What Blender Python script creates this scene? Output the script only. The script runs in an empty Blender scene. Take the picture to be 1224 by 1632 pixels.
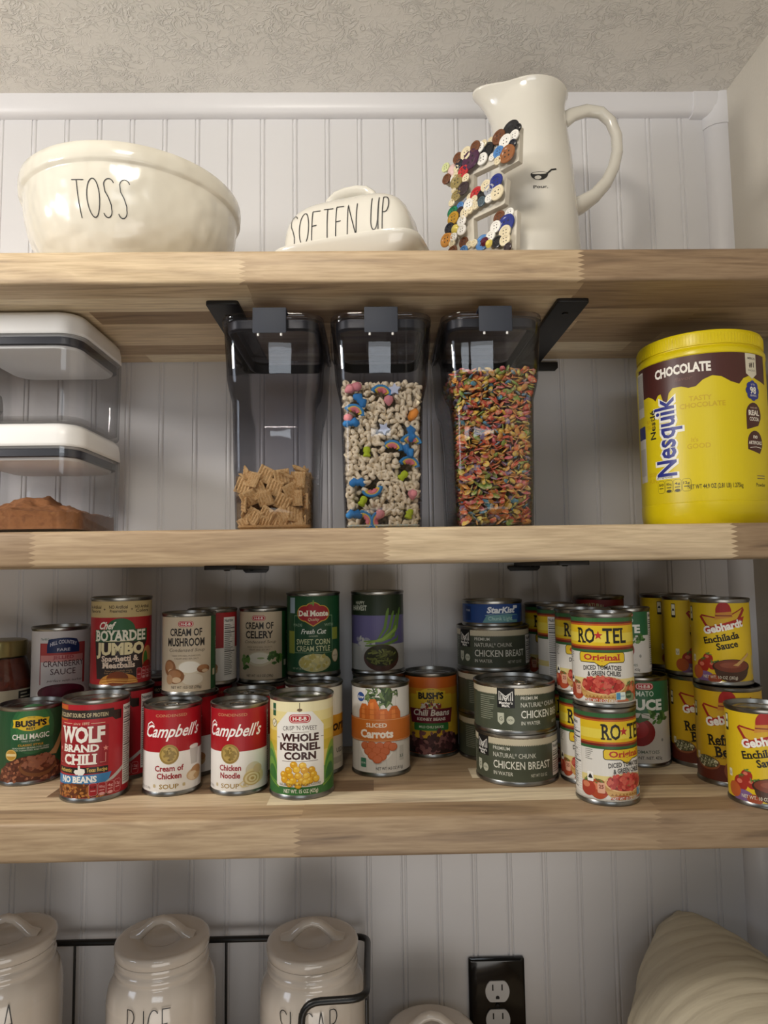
import bpy, bmesh, math, random
from mathutils import Vector, Matrix, Euler, noise
PI = math.pi
R_ = math.radians
S = 0.001                                   # everything below is written in millimetres
scene = bpy.context.scene
C = scene.collection

# ------------------------------------------------------------------ camera
cam = bpy.data.cameras.new('camera')
cam.sensor_fit = 'HORIZONTAL'; cam.sensor_width = 36.0
cam.lens = 1093.7 / 1224 * 36.0
cam.clip_start = 0.01; cam.clip_end = 50
camo = bpy.data.objects.new('camera', cam); C.objects.link(camo)
def _cam_matrix(pt, ro, yw):
    m = Matrix.Rotation(yw, 3, 'Z') @ Matrix.Rotation(pt, 3, 'X') @ Matrix.Rotation(ro, 3, 'Y')
    r, f, u = m.col[0], m.col[1], m.col[2]
    return Matrix((r, u, -f)).transposed()
camo.matrix_world = Matrix.Translation(Vector((-7.82, -1021.35, 255.15)) * S) @ _cam_matrix(0.081909, 0.013769, -0.017432).to_4x4()
scene.camera = camo

# ------------------------------------------------------------------ light
def area(name, loc, target, sx, sy, power, col):
    l = bpy.data.lights.new(name, 'AREA'); l.shape = 'RECTANGLE'
    l.size = sx * S; l.size_y = sy * S; l.energy = power; l.color = col
    o = bpy.data.objects.new(name, l); C.objects.link(o)
    o.location = Vector(loc) * S
    d = Vector(target) - Vector(loc)
    o.rotation_euler = d.to_track_quat('-Z', 'Y').to_euler()
    return o
area('ceiling_lamp', (-170, -900, 955), (-60, -150, 420), 190, 190, 4.5, (1.0, 0.92, 0.79))
area('hall_lamp', (-1050, -680, 680), (300, -230, 40), 160, 160, 6.5, (1.0, 0.95, 0.88))
area('window_daylight', (-30, -2300, 760), (0, 0, 330), 900, 330, 3.8, (0.86, 0.93, 1.0))
area('low_bounce_fill', (150, -1900, -900), (0, 0, -150), 1300, 900, 10.5, (1.0, 0.95, 0.89))  # added low fill, stands in for bounce off floor and counter
area('cool_side_fill', (-2200, -1500, 760), (-200, 0, 850), 700, 500, 5.0, (0.78, 0.86, 1.0))  # cool fill lamp added at the left for the upper wall
world = bpy.data.worlds.new('world'); scene.world = world; world.use_nodes = True
world.node_tree.nodes['Background'].inputs[0].default_value = (1.0, 0.86, 0.62, 1)
world.node_tree.nodes['Background'].inputs[1].default_value = 0.07
scene.view_settings.view_transform = 'Standard'; scene.view_settings.look = 'None'
scene.view_settings.gamma = 1.0; scene.view_settings.use_curve_mapping = False
scene.view_settings.exposure = 0.0
try:
    scene.cycles.transparent_max_bounces = 40
    scene.cycles.max_bounces = 10
except Exception: pass

# ------------------------------------------------------------------ materials
def lin(h):
    if isinstance(h, tuple): return h + (1,) if len(h) == 3 else h
    v = [int(h[i:i+2], 16) / 255 for i in (0, 2, 4)]
    return tuple(c / 12.92 if c <= .04045 else ((c + .055) / 1.055) ** 2.4 for c in v) + (1,)
_M = {}
def M(h, rough=.38, metal=0., spec=.5, coat=0.):
    k = (h, rough, metal, spec, coat)
    if k in _M: return _M[k]
    m = bpy.data.materials.new('paint_' + str(h)); m.use_nodes = True
    b = m.node_tree.nodes['Principled BSDF']
    b.inputs['Base Color'].default_value = lin(h); b.inputs['Roughness'].default_value = rough
    b.inputs['Metallic'].default_value = metal; b.inputs['Specular IOR Level'].default_value = spec
    b.inputs['Coat Weight'].default_value = coat
    b.inputs['Coat Roughness'].default_value = .08
    _M[k] = m; return m
class NT:
    def __init__(s, name):
        s.m = bpy.data.materials.new(name); s.m.use_nodes = True
        s.t = s.m.node_tree; s.b = s.t.nodes['Principled BSDF']; s.out = s.t.nodes['Material Output']
    def n(s, ty, **kw):
        x = s.t.nodes.new(ty)
        for k, v in kw.items():
            if k.startswith('i_'):
                key = k[2:]; key = int(key) if key.isdigit() else key
                x.inputs[key].default_value = v
            else: setattr(x, k, v)
        return x
    def l(s, a, b): s.t.links.new(a, b)
    def math(s, op, a, b=None):
        x = s.n('ShaderNodeMath', operation=op)
        for i, v in enumerate((a, b)):
            if v is None: continue
            if hasattr(v, 'links'): s.l(v, x.inputs[i])
            else: x.inputs[i].default_value = v
        return x.outputs[0]
    def ramp(s, fac, stops):
        r = s.n('ShaderNodeValToRGB'); e = r.color_ramp.elements
        while len(e) < len(stops): e.new(.5)
        for i, (p, c) in enumerate(stops): e[i].position = p; e[i].color = lin(c)
        s.l(fac, r.inputs[0]); return r.outputs[0]
def bump(nt, h, strength, dist):
    b = nt.n('ShaderNodeBump'); b.inputs['Strength'].default_value = strength; b.inputs['Distance'].default_value = dist
    nt.l(h, b.inputs['Height']); nt.l(b.outputs[0], nt.b.inputs['Normal'])

def wood(name, joint, seed):
    nt = NT(name); tc = nt.n('ShaderNodeTexCoord'); sp = nt.n('ShaderNodeSeparateXYZ')
    nt.l(tc.outputs['Object'], sp.inputs[0]); x, y, z = sp.outputs
    row = nt.math('FLOOR', nt.math('DIVIDE', nt.math('ADD', y, .2906), .0415))
    rn = nt.n('ShaderNodeTexWhiteNoise', noise_dimensions='1D'); nt.l(nt.math('ADD', row, seed), rn.inputs['W'])
    roff = nt.math('MULTIPLY', nt.math('MULTIPLY', rn.outputs[0], .374), nt.math('MINIMUM', row, 1.0))
    fz = nt.math('ABSOLUTE', nt.math('SUBTRACT', nt.math('FRACT', nt.math('DIVIDE', z, .0052)), .5))
    front = nt.math('LESS_THAN', y, -.285)
    xx = nt.math('ADD', x, nt.math('MULTIPLY', nt.math('MULTIPLY', fz, .016), front))
    u = nt.math('DIVIDE', nt.math('ADD', nt.math('SUBTRACT', xx, joint * S), roff), .374)
    col = nt.math('FLOOR', u)
    cv = nt.n('ShaderNodeCombineXYZ'); nt.l(col, cv.inputs[0]); nt.l(row, cv.inputs[1]); cv.inputs[2].default_value = seed
    wn = nt.n('ShaderNodeTexWhiteNoise', noise_dimensions='3D'); nt.l(cv.outputs[0], wn.inputs['Vector'])
    st = nt.math('MULTIPLY', wn.outputs['Value'], nt.math('ADD', .62, nt.math('MULTIPLY', nt.math('GREATER_THAN', row, .5), .38)))
    # grain
    gv = nt.n('ShaderNodeCombineXYZ')
    nt.l(nt.math('ADD', nt.math('MULTIPLY', x, 3.0), nt.math('MULTIPLY', st, 30.)), gv.inputs[0])
    nt.l(nt.math('ADD', nt.math('MULTIPLY', y, 34.), nt.math('MULTIPLY', st, 17.)), gv.inputs[1]); nt.l(nt.math('MULTIPLY', z, 34.), gv.inputs[2])
    g = nt.n('ShaderNodeTexNoise'); g.inputs['Scale'].default_value = 1.6; g.inputs['Detail'].default_value = 6; g.inputs['Distortion'].default_value = .9
    nt.l(gv.outputs[0], g.inputs['Vector'])
    gv2 = nt.n('ShaderNodeVectorMath', operation='MULTIPLY'); nt.l(tc.outputs['Object'], gv2.inputs[0]); gv2.inputs[1].default_value = (25, 420, 420)
    g2 = nt.n('ShaderNodeTexNoise'); g2.inputs['Scale'].default_value = 1.; g2.inputs['Detail'].default_value = 3; nt.l(gv2.outputs[0], g2.inputs['Vector'])
    base = nt.ramp(st, [(0., '8a745e'), (.3, 'bda88d'), (.6, 'dac9ae'), (1., 'f0e6d0')])
    streak = nt.ramp(g.outputs[0], [(.28, '86705c'), (.42, 'c9b8a2'), (.55, 'e6dac6'), (.66, 'd2c2aa'), (.78, 'ab9780')])
    mix = nt.n('ShaderNodeMix', data_type='RGBA', blend_type='MULTIPLY'); mix.inputs[0].default_value = .75
    nt.l(base, mix.inputs[6]); nt.l(streak, mix.inputs[7])
    fine = nt.ramp(g2.outputs[0], [(.3, 'c9bfb4'), (.6, 'ffffff')])
    mix2 = nt.n('ShaderNodeMix', data_type='RGBA', blend_type='MULTIPLY'); mix2.inputs[0].default_value = .45
    nt.l(mix.outputs[2], mix2.inputs[6]); nt.l(fine, mix2.inputs[7])
    gain = nt.n('ShaderNodeMix', data_type='RGBA', blend_type='MULTIPLY'); gain.inputs[0].default_value = 1.
    nt.l(mix2.outputs[2], gain.inputs[6]); gain.inputs[7].default_value = (1.24, 1.30, 1.38, 1)
    nt.l(gain.outputs[2], nt.b.inputs['Base Color']); nt.b.inputs['Roughness'].default_value = .5
    bump(nt, g2.outputs[0], .08, .0006)
    return nt.m
def plaster(name, col, scale, strength, dist, ridges):
    nt = NT(name); tc = nt.n('ShaderNodeTexCoord')
    n = nt.n('ShaderNodeTexNoise'); n.inputs['Scale'].default_value = scale; n.inputs['Detail'].default_value = 4; n.inputs['Distortion'].default_value = 1.6 if ridges else .2
    nt.l(tc.outputs['Object'], n.inputs['Vector'])
    h = n.outputs[0]
    if ridges:
        r = nt.math('ABSOLUTE', nt.math('SUBTRACT', h, .5))
        h = nt.ramp(r, [(0., 'ffffff'), (.035, 'b0b0b0'), (.08, '303030'), (.3, '000000')])
        n2 = nt.n('ShaderNodeTexNoise'); n2.inputs['Scale'].default_value = scale * .35; n2.inputs['Detail'].default_value = 2; nt.l(tc.outputs['Object'], n2.inputs['Vector'])
        m = nt.n('ShaderNodeMix', data_type='RGBA', blend_type='MULTIPLY'); m.inputs[0].default_value = 1.
        nt.l(h, m.inputs[6]); nt.l(nt.ramp(n2.outputs[0], [(.35, '606060'), (.6, 'ffffff')]), m.inputs[7]); h = m.outputs[2]
    bump(nt, h, strength, dist)
    nt.b.inputs['Base Color'].default_value = lin(col); nt.b.inputs['Roughness'].default_value = .7
    return nt.m
def speckle(name, cols, scale, rough=.7, bumpd=.0006):
    nt = NT(name); tc = nt.n('ShaderNodeTexCoord'); n = nt.n('ShaderNodeTexNoise'); n.inputs['Scale'].default_value = scale; n.inputs['Detail'].default_value = 4
    nt.l(tc.outputs['Object'], n.inputs['Vector'])
    k = len(cols); nt.l(nt.ramp(n.outputs[0], [(.3 + .4 * i / max(1, k - 1), c) for i, c in enumerate(cols)]), nt.b.inputs['Base Color'])
    nt.b.inputs['Roughness'].default_value = rough; bump(nt, n.outputs[0], .5, bumpd); return nt.m
def clear(name, tint, refl=1.0, rough=.02, edge=.5):
    m = bpy.data.materials.new(name); m.use_nodes = True; t = m.node_tree
    t.nodes.remove(t.nodes['Principled BSDF']); out = t.nodes['Material Output']
    tr = t.nodes.new('ShaderNodeBsdfTransparent')
    gl = t.nodes.new('ShaderNodeBsdfGlossy'); gl.inputs['Roughness'].default_value = rough
    lw = t.nodes.new('ShaderNodeLayerWeight'); lw.inputs[0].default_value = .5
    p = t.nodes.new('ShaderNodeMath'); p.operation = 'POWER'; p.inputs[1].default_value = 4.0; t.links.new(lw.outputs['Facing'], p.inputs[0])
    q = t.nodes.new('ShaderNodeMath'); q.operation = 'MULTIPLY_ADD'; q.inputs[1].default_value = .6 * refl; q.inputs[2].default_value = .035 * refl; t.links.new(p.outputs[0], q.inputs[0])
    e = t.nodes.new('ShaderNodeMath'); e.operation = 'POWER'; e.inputs[1].default_value = 2.6; t.links.new(lw.outputs['Facing'], e.inputs[0])
    cm = t.nodes.new('ShaderNodeMix'); cm.data_type = 'RGBA'; t.links.new(e.outputs[0], cm.inputs[0]); cm.inputs[6].default_value = lin(tint); cm.inputs[7].default_value = lin(tuple(c * edge for c in tint)); t.links.new(cm.outputs[2], tr.inputs[0])
    mx = t.nodes.new('ShaderNodeMixShader'); t.links.new(q.outputs[0], mx.inputs[0]); t.links.new(tr.outputs[0], mx.inputs[1]); t.links.new(gl.outputs[0], mx.inputs[2])
    t.links.new(mx.outputs[0], out.inputs[0]); return m
CERAMIC = M('dcd8ce', .12, 0, .6, .3)
CERAMIC2 = M('cfc5ba', .12, 0, .6, .3)
INK = M('2a2a2c', .4)
BLACK = M('141416', .45)
STEEL = M('b9b7b2', .24, 1.0)
TIN = M('8f8e8a', .30, 1.0)
WHITE_PLASTIC = M('ecebea', .3)
PLASTIC = clear('clear_plastic', (0.975, 0.975, 0.98))
SMOKE = clear('smoked_clear_plastic', (0.90, 0.90, 0.92), edge=.42)

# ------------------------------------------------------------------ mesh helpers (mm, local to the object)
class MB:
    def __init__(s): s.v = []; s.f = []; s.mi = []
    def add(s, vs, fs, mi=0):
        o = len(s.v); s.v += [tuple(v) for v in vs]
        for f in fs: s.f.append([i + o for i in f]); s.mi.append(mi)
        return s
    def box(s, x0, y0, z0, x1, y1, z1, mi=0, mat=None):
        vs = [Vector((x, y, z)) for z in (z0, z1) for y in (y0, y1) for x in (x0, x1)]
        if mat: vs = [mat @ v for v in vs]
        return s.add(vs, [(0, 2, 3, 1), (4, 5, 7, 6), (0, 1, 5, 4), (2, 6, 7, 3), (0, 4, 6, 2), (1, 3, 7, 5)], mi)
    def lathe(s, prof, n=48, c=(0, 0), mi=0, closed=False):
        vs = []; fs = []; k = len(prof)
        for i in range(n):
            a = 2 * PI * i / n
            for r, z in prof: vs.append((c[0] + r * math.sin(a), c[1] - r * math.cos(a), z))
        for i in range(n):
            j = (i + 1) % n
            for q in range(k - (0 if closed else 1)):
                w = (q + 1) % k
                if prof[q][0] < 1e-6 and prof[w][0] < 1e-6: continue
                if prof[q][0] < 1e-6: fs.append((i * k + q, j * k + w, i * k + w))
                elif prof[w][0] < 1e-6: fs.append((i * k + q, j * k + q, i * k + w))
                else: fs.append((i * k + q, j * k + q, j * k + w, i * k + w))
        return s.add(vs, fs, mi)
    def tube(s, pts, r, n=10, mi=0, cap=True, closed=False):
        pts = [Vector(p) for p in pts]; N = len(pts); rr = r if isinstance(r, (list, tuple)) else [r] * N
        vs = []; fs = []; up = None
        for i, p in enumerate(pts):
            if closed: d = pts[(i + 1) % N] - pts[i - 1]
            else: d = pts[min(i + 1, N - 1)] - pts[max(i - 1, 0)]
            d.normalize()
            if up is None: up = d.orthogonal().normalized()
            up = (up - d * up.dot(d)).normalized(); w = d.cross(up)
            ra = rr[i] if isinstance(rr[i], (tuple, list)) else (rr[i], rr[i])
            for k in range(n):
                a = 2 * PI * k / n; vs.append(p + up * (math.cos(a) * ra[0]) + w * (math.sin(a) * ra[1]))
        for i in range(N if closed else N - 1):
            j = (i + 1) % N
            for k in range(n): q = (k + 1) % n; fs.append((i * n + k, i * n + q, j * n + q, j * n + k))
        if cap and not closed: fs.append(tuple(range(n))[::-1]); fs.append(tuple((N - 1) * n + k for k in range(n)))
        return s.add(vs, fs, mi)
    def loft(s, rings, mi=0, cap0=True, cap1=True):
        n = len(rings[0]); vs = [v for r in rings for v in r]; fs = []
        for i in range(len(rings) - 1):
            for k in range(n): q = (k + 1) % n; fs.append((i * n + k, i * n + q, (i + 1) * n + q, (i + 1) * n + k))
        if cap0: fs.append(tuple(range(n))[::-1])
        if cap1: fs.append(tuple((len(rings) - 1) * n + k for k in range(n)))
        return s.add(vs, fs, mi)
    def prism(s, pts, axis, a, b, mi=0):           # pts 2D; extrude along axis 'x','y','z'
        def P(p, t): return {'x': (t, p[0], p[1]), 'y': (p[0], t, p[1]), 'z': (p[0], p[1], t)}[axis]
        n = len(pts); vs = [P(p, a) for p in pts] + [P(p, b) for p in pts]
        fs = [(k, (k + 1) % n, n + (k + 1) % n, n + k) for k in range(n)] + [tuple(range(n))[::-1], tuple(range(n, 2 * n))]
        return s.add(vs, fs, mi)
    def build(s, name, mats, parent=None, loc=None, rot=None, smooth=35, bevel=0, sub=0):
        me = bpy.data.meshes.new(name); me.from_pydata([(v[0] * S, v[1] * S, v[2] * S) for v in s.v], [], s.f)
        if not isinstance(mats, (list, tuple)): mats = [mats]
        for m in mats: me.materials.append(m)
        if len(mats) > 1: me.polygons.foreach_set('material_index', s.mi)
        bm = bmesh.new(); bm.from_mesh(me); bmesh.ops.recalc_face_normals(bm, faces=bm.faces)
        if bevel:
            es = [e for e in bm.edges if len(e.link_faces) == 2 and e.calc_face_angle(0) > R_(50)]
            bmesh.ops.bevel(bm, geom=es, offset=bevel * S, segments=3, profile=.5, affect='EDGES')
        bm.to_mesh(me); bm.free()
        if smooth: me.shade_smooth(); me.set_sharp_from_angle(angle=R_(smooth))
        return link(name, me, parent, loc, rot)
def link(name, me, parent=None, loc=None, rot=None):
    o = bpy.data.objects.new(name, me); C.objects.link(o)
    if parent: o.parent = parent
    if loc: o.location = Vector(loc) * S
    if rot is not None: o.rotation_euler = rot if isinstance(rot, tuple) else (0, 0, rot)
    return o
def tag(o, label=None, cat=None, group=None, kind=None):
    for k, v in (('label', label), ('category', cat), ('group', group), ('kind', kind)):
        if v: o[k] = v
    return o
def thing(name, label, cat, loc=(0, 0, 0), rz=0, group=None):
    o = bpy.data.objects.new(name, None); C.objects.link(o); o.empty_display_size = .02
    o.location = Vector(loc) * S; o.rotation_euler = (0, 0, rz)
    return tag(o, label, cat, group)
def copy_tree(o, parent=None):
    c = o.copy(); C.objects.link(c)
    if parent: c.parent = parent
    for ch in list(o.children): copy_tree(ch, c)
    return c
def rrect(w, d, r, z, n=5, cx=0, cy=0):
    out = []; r = min(r, w / 2 - .01, d / 2 - .01)
    for (sx, sy, a0) in ((1, -1, -PI / 2), (1, 1, 0), (-1, 1, PI / 2), (-1, -1, PI)):
        for k in range(n + 1):
            a = a0 + PI / 2 * k / n
            out.append((cx + sx * (w / 2 - r) + r * math.cos(a), cy + sy * (d / 2 - r) + r * math.sin(a), z))
    return out
def arcpts(c, r, a0, a1, n=8):
    return [(c[0] + r * math.cos(R_(a0 + (a1 - a0) * i / n)), c[1] + r * math.sin(R_(a0 + (a1 - a0) * i / n))) for i in range(n + 1)]

# ------------------------------------------------------------------ printing on curved surfaces
_TX = {}
def text_mesh(s, bold=0., res=2):
    k = (s, bold, res)
    if k in _TX: return _TX[k]
    cu = bpy.data.curves.new('lettering', 'FONT'); cu.body = s; cu.size = 1; cu.resolution_u = res; cu.offset = bold; cu.fill_mode = 'FRONT'
    o = bpy.data.objects.new('lettering', cu); C.objects.link(o)
    dg = bpy.context.evaluated_depsgraph_get(); ev = o.evaluated_get(dg); me = ev.to_mesh()
    vs = [(v.co.x, v.co.y) for v in me.vertices]; fs = [tuple(p.vertices) for p in me.polygons]
    es = {}
    for f in fs:
        for i in range(len(f)):
            e = tuple(sorted((f[i], f[(i + 1) % len(f)]))); es[e] = es.get(e, 0) + 1
    be = [e for e, c in es.items() if c == 1]
    ev.to_mesh_clear(); bpy.data.objects.remove(o); bpy.data.curves.remove(cu)
    _TX[k] = (vs, fs, be); return _TX[k]
def serifs(vs, be, lower):
    """slab feet and caps on every flat stem end of a line of lettering"""
    ys = [v[1] for v in vs]; out = []
    if not ys: return out
    levels = {}
    for a, b in be:
        if abs(vs[a][1] - vs[b][1]) < 1e-4: 
            w = abs(vs[a][0] - vs[b][0])
            if .05 < w < .34: levels.setdefault(round(vs[a][1], 2), []).append((min(vs[a][0], vs[b][0]), max(vs[a][0], vs[b][0])))
    if not levels: return out
    base = min(levels, key=lambda y: abs(y)); cap = max(levels)
    for y, dirn in ((base, 1), (cap, -1)):
        for x0, x1 in levels.get(y, []):
            e = .075; h = .085 * dirn
            out.append([(x0 - e, y), (x1 + e, y), (x1 + e, y + h), (x0 - e, y + h)])
    return out
class Lab:
    EPS = .05
    def __init__(s): s.items = []; s.mats = []; s.boxes = []
    def mi(s, mat):
        if isinstance(mat, str): mat = M(mat)
        if mat not in s.mats: s.mats.append(mat)
        return s.mats.index(mat)
    def put(s, vs, fs, mat):
        us = [v[0] for v in vs]; vv = [v[1] for v in vs]
        if not us: return
        b = (min(us), min(vv), max(us), max(vv)); lay = 0
        for q, l in s.boxes:
            if b[0] < q[2] and b[2] > q[0] and b[1] < q[3] and b[3] > q[1]: lay = max(lay, l + 1)
        s.boxes.append((b, lay)); s.items.append((vs, fs, s.mi(mat), lay))
    def poly(s, pts, mat): s.put(pts, [tuple(range(len(pts)))], mat)
    def rect(s, u0, v0, u1, v1, mat): s.poly([(u0, v0), (u1, v0), (u1, v1), (u0, v1)], mat)
    def rr(s, u0, v0, u1, v1, r, mat): s.poly([(p[0], p[1]) for p in rrect(u1 - u0, v1 - v0, r, 0, 4, (u0 + u1) / 2, (v0 + v1) / 2)], mat)
    def ell(s, u, v, a, b, mat, a0=0, a1=360, n=28):
        k = n if abs(a1 - a0) >= 360 else n + 1
        s.poly([(u + a * math.cos(R_(a0 + (a1 - a0) * i / n)), v + b * math.sin(R_(a0 + (a1 - a0) * i / n))) for i in range(k)], mat)
    def star(s, u, v, r, mat, n=5, q=.42):
        s.poly([(u + (r if i % 2 == 0 else r * q) * math.sin(PI * i / n), v + (r if i % 2 == 0 else r * q) * math.cos(PI * i / n)) for i in range(2 * n)], mat)
    def stroke(s, pts, w, mat, taper=False):
        P = [Vector(p) for p in pts]; L = []; Rr = []
        for i, p in enumerate(P):
            d = (P[min(i + 1, len(P) - 1)] - P[max(i - 1, 0)]).normalized(); nrm = Vector((-d.y, d.x)); k = w / 2
            if taper and i in (0, len(P) - 1): k *= .4
            L.append(p + nrm * k); Rr.append(p - nrm * k)
        n = len(P); s.put([tuple(v) for v in L + Rr], [(i, i + 1, n + i + 1, n + i) for i in range(n - 1)], mat)
    def text(s, t, u, v, h, mat, w=None, bold=0., slab=False, shear=0., rot=0., arc=0., align='c', outline=None, ow=.06):
        if outline: s.text(t, u, v, h, outline, w and w * (1 + ow), bold + ow, slab, shear, rot, arc, align)
        vs, fs, be = text_mesh(t, bold)
        vs = list(vs); fs = list(fs)
        if slab:
            for q in serifs(vs, be, False):
                k = len(vs); vs += q; fs.append((k, k + 1, k + 2, k + 3))
        if not vs: return
        cap = .73; x0 = min(p[0] for p in vs); x1 = max(p[0] for p in vs)
        sy = h / cap; sx = (w / (x1 - x0)) if w else sy
        out = []
        cx = {'c': (x0 + x1) / 2, 'l': x0, 'r': x1}[align]
        for x, y in vs:
            X = (x - cx) * sx + shear * y * sy; Y = y * sy
            if arc: Y += arc * (1 - (2 * (x - (x0 + x1) / 2) / (x1 - x0)) ** 2)
            if rot:
                a = R_(rot); X, Y = X * math.cos(a) - Y * math.sin(a), X * math.sin(a) + Y * math.cos(a)
            out.append((u + X, v + Y))
        s.put(out, fs, mat)
    def chunks(s, u, v, a, b, n, size, mats, seed=1, asp=.6, clip=None):
        rd = random.Random(seed); by = {m: ([], []) for m in range(len(mats))}
        for i in range(n):
            while True:
                x, y = rd.uniform(-1, 1), rd.uniform(-1, 1)
                if x * x + y * y < 1: break
            x = u + a * x; y = v + b * y
            if clip and not clip(x, y): continue
            r = size * rd.uniform(.7, 1.25); th = rd.uniform(0, PI); k = rd.randrange(len(mats)); q = 7
            pts = []
            for j in range(q):
                t = 2 * PI * j / q; X = r * math.cos(t) * rd.uniform(.8, 1.1); Y = r * asp * math.sin(t) * rd.uniform(.8, 1.1)
                pts.append((x + X * math.cos(th) - Y * math.sin(th), y + X * math.sin(th) + Y * math.cos(th)))
            V, F = by[k]; o = len(V); V += pts; F.append(tuple(range(o, o + q)))
        for k, (V, F) in by.items():
            if V: s.put(V, F, mats[k])
    def heb(s, u, v, w):
        h = w * .38
        s.rr(u - w / 2, v - h / 2, u + w / 2, v + h / 2, h / 2, 'b3202c'); s.rr(u - w * .45, v - h * .4, u + w * .45, v + h * .4, h * .38, 'f0e9e0'); s.rr(u - w * .42, v - h * .33, u + w * .42, v + h * .33, h * .3, 'b3202c')
        s.text('H-E-B', u, v - h * .2, h * .42, 'f0e9e0', w * .62, .03)
    def facts(s, u0, v0, u1, v1):
        s.rect(u0, v0, u1, v1, 'e9e6e0'); rd = random.Random(3); W = u1 - u0
        s.text('Nutrition', u0 + W * .06, v1 - 6.2, 4.2, '1a1a1a', W * .7, .02, align='l')
        v = v1 - 10; i = 0
        while v > v0 + 3:
            if i in (2, 4, 14): s.rect(u0 + 1, v - .6, u1 - 1, v + .6, '1a1a1a'); v -= 3
            else:
                s.rect(u0 + 1, v - .4, u0 + 1 + (W - 3) * rd.uniform(.45, .8), v + .4, '4a4845'); s.rect(u0 + 1, v - 1.3, u1 - 1, v - 1.15, '4a4845'); v -= 2.5
            i += 1
    def icons(s, u, v, w, h, n, bg, edge, first):
        for i in range(n):
            x = u + i * w * 1.06
            s.rr(x, v, x + w, v + h, w * .3, edge); s.rr(x + .35, v + .35, x + w - .35, v + h - .35, w * .26, bg)
            s.text(first if i == 0 else ['5g', '980mg', '4g', '12g'][i % 4], x + w / 2, v + h * .58, h * .2, '1c1010' if i == 0 else edge, w * .7, .02)
            s.rect(x + w * .2, v + h * .36, x + w * .8, v + h * .43, edge)
            if i in (1, 2): s.ell(x + w / 2, v + h * .13, w * .34, h * .11, edge)
    def mesh(s, fn, step=3.0, base=None):
        """base=(u0,u1,v0,v1,mat): background sheet.  fn(u,v,d) -> point, d = distance above the surface"""
        bm = bmesh.new()
        items = list(s.items)
        if base:
            u0, u1, v0, v1, mat = base; vv = v0 if isinstance(v0, list) else [v0, v1]
            vs = [(u, v) for v in vv for u in (u0, u1)]
            items.insert(0, (vs, [(2 * i, 2 * i + 1, 2 * i + 3, 2 * i + 2) for i in range(len(vv) - 1)], s.mi(mat), -1.5))
        pb = bmesh.new()
        for vs, fs, mi, lay in items:
            V = [pb.verts.new((x, y, lay * s.EPS + .04)) for x, y in vs]
            for f in fs:
                try: F = pb.faces.new([V[i] for i in f]); F.material_index = mi
                except ValueError: pass
        if pb.verts:
            ngons = [f for f in pb.faces if len(f.verts) > 4]
            if ngons: bmesh.ops.triangulate(pb, faces=ngons)
            lo = min(v.co.x for v in pb.verts); hi = max(v.co.x for v in pb.verts)
            u = math.ceil(lo / step) * step
            while u < hi:
                g = [e for e in pb.edges if (e.verts[0].co.x - u) * (e.verts[1].co.x - u) < 0]
                if g:
                    fs = {f for e in g for f in e.link_faces}
                    geom = list(fs) + list({e for f in fs for e in f.edges}) + list({v for f in fs for v in f.verts})
                    bmesh.ops.bisect_plane(pb, geom=geom, plane_co=(u, 0, 0), plane_no=(1, 0, 0), dist=1e-5)
                u += step
        me = bpy.data.meshes.new('print'); pb.to_mesh(me); pb.free(); bm.from_mesh(me); bpy.data.meshes.remove(me)
        for v in bm.verts: v.co = Vector(fn(v.co.x, v.co.y, v.co.z + .06)) * S
        me = bpy.data.meshes.new('label'); 
        bmesh.ops.recalc_face_normals(bm, faces=bm.faces)
        bm.to_mesh(me); bm.free()
        for m in s.mats: me.materials.append(m)
        return me
def cyl(R): return lambda u, v, d: ((R + d) * math.sin(u / R), -(R + d) * math.cos(u / R), v)

# thin hand-drawn letters on the crockery (unit box, drawn as pen strokes)
def _c(cx, cy, rx, ry, a0, a1, n=14): return [(cx + rx * math.cos(R_(a0 + (a1 - a0) * i / n)), cy + ry * math.sin(R_(a0 + (a1 - a0) * i / n))) for i in range(n + 1)]
PEN = {
 'T': [[(0, 1), (1, .97)], [(.42, .98), (.5, 0)]], 'O': [_c(.5, .5, .5, .5, 80, 445, 24)],
 'S': [_c(.55, .83, .38, .17, 20, 170, 8) + [(.25, .66), (.5, .5), (.7, .3)] + _c(.38, .16, .34, .16, 20, -160, 8)],
 'F': [[(.1, 1), (.12, 0)], [(.1, 1), (.9, .98)], [(.1, .52), (.62, .53)]], 'E': [[(.1, 1), (.12, 0)], [(.1, 1), (.85, .98)], [(.1, .52), (.6, .53)], [(.12, 0), (.9, .02)]],
 'N': [[(.05, 0), (.05, 1), (.92, .02), (.95, 1)]], 'U': [[(.05, 1), (.05, .3)] + _c(.45, .26, .4, .26, 180, 340, 10) + [(.9, .3), (.95, 1)], [(.95, 1), (.97, 0)]],
 'P': [[(.1, 0), (.12, 1)], [(.12, 1)] + _c(.4, .75, .42, .25, 80, -90, 10) + [(.12, .5)]], 'R': [[(.1, 0), (.12, 1)], [(.12, 1)] + _c(.4, .77, .42, .23, 80, -90, 10) + [(.12, .53), (.95, 0)]],
 'I': [[(.5, 0), (.5, 1)]], 'C': [_c(.6, .5, .55, .5, 50, 310, 18)], 'G': [_c(.6, .5, .55, .5, 50, 350, 18) + [(.6, .4)]],
 'A': [[(0, 0), (.5, 1), (1, 0)], [(.2, .36), (.82, .36)]]}
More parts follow.
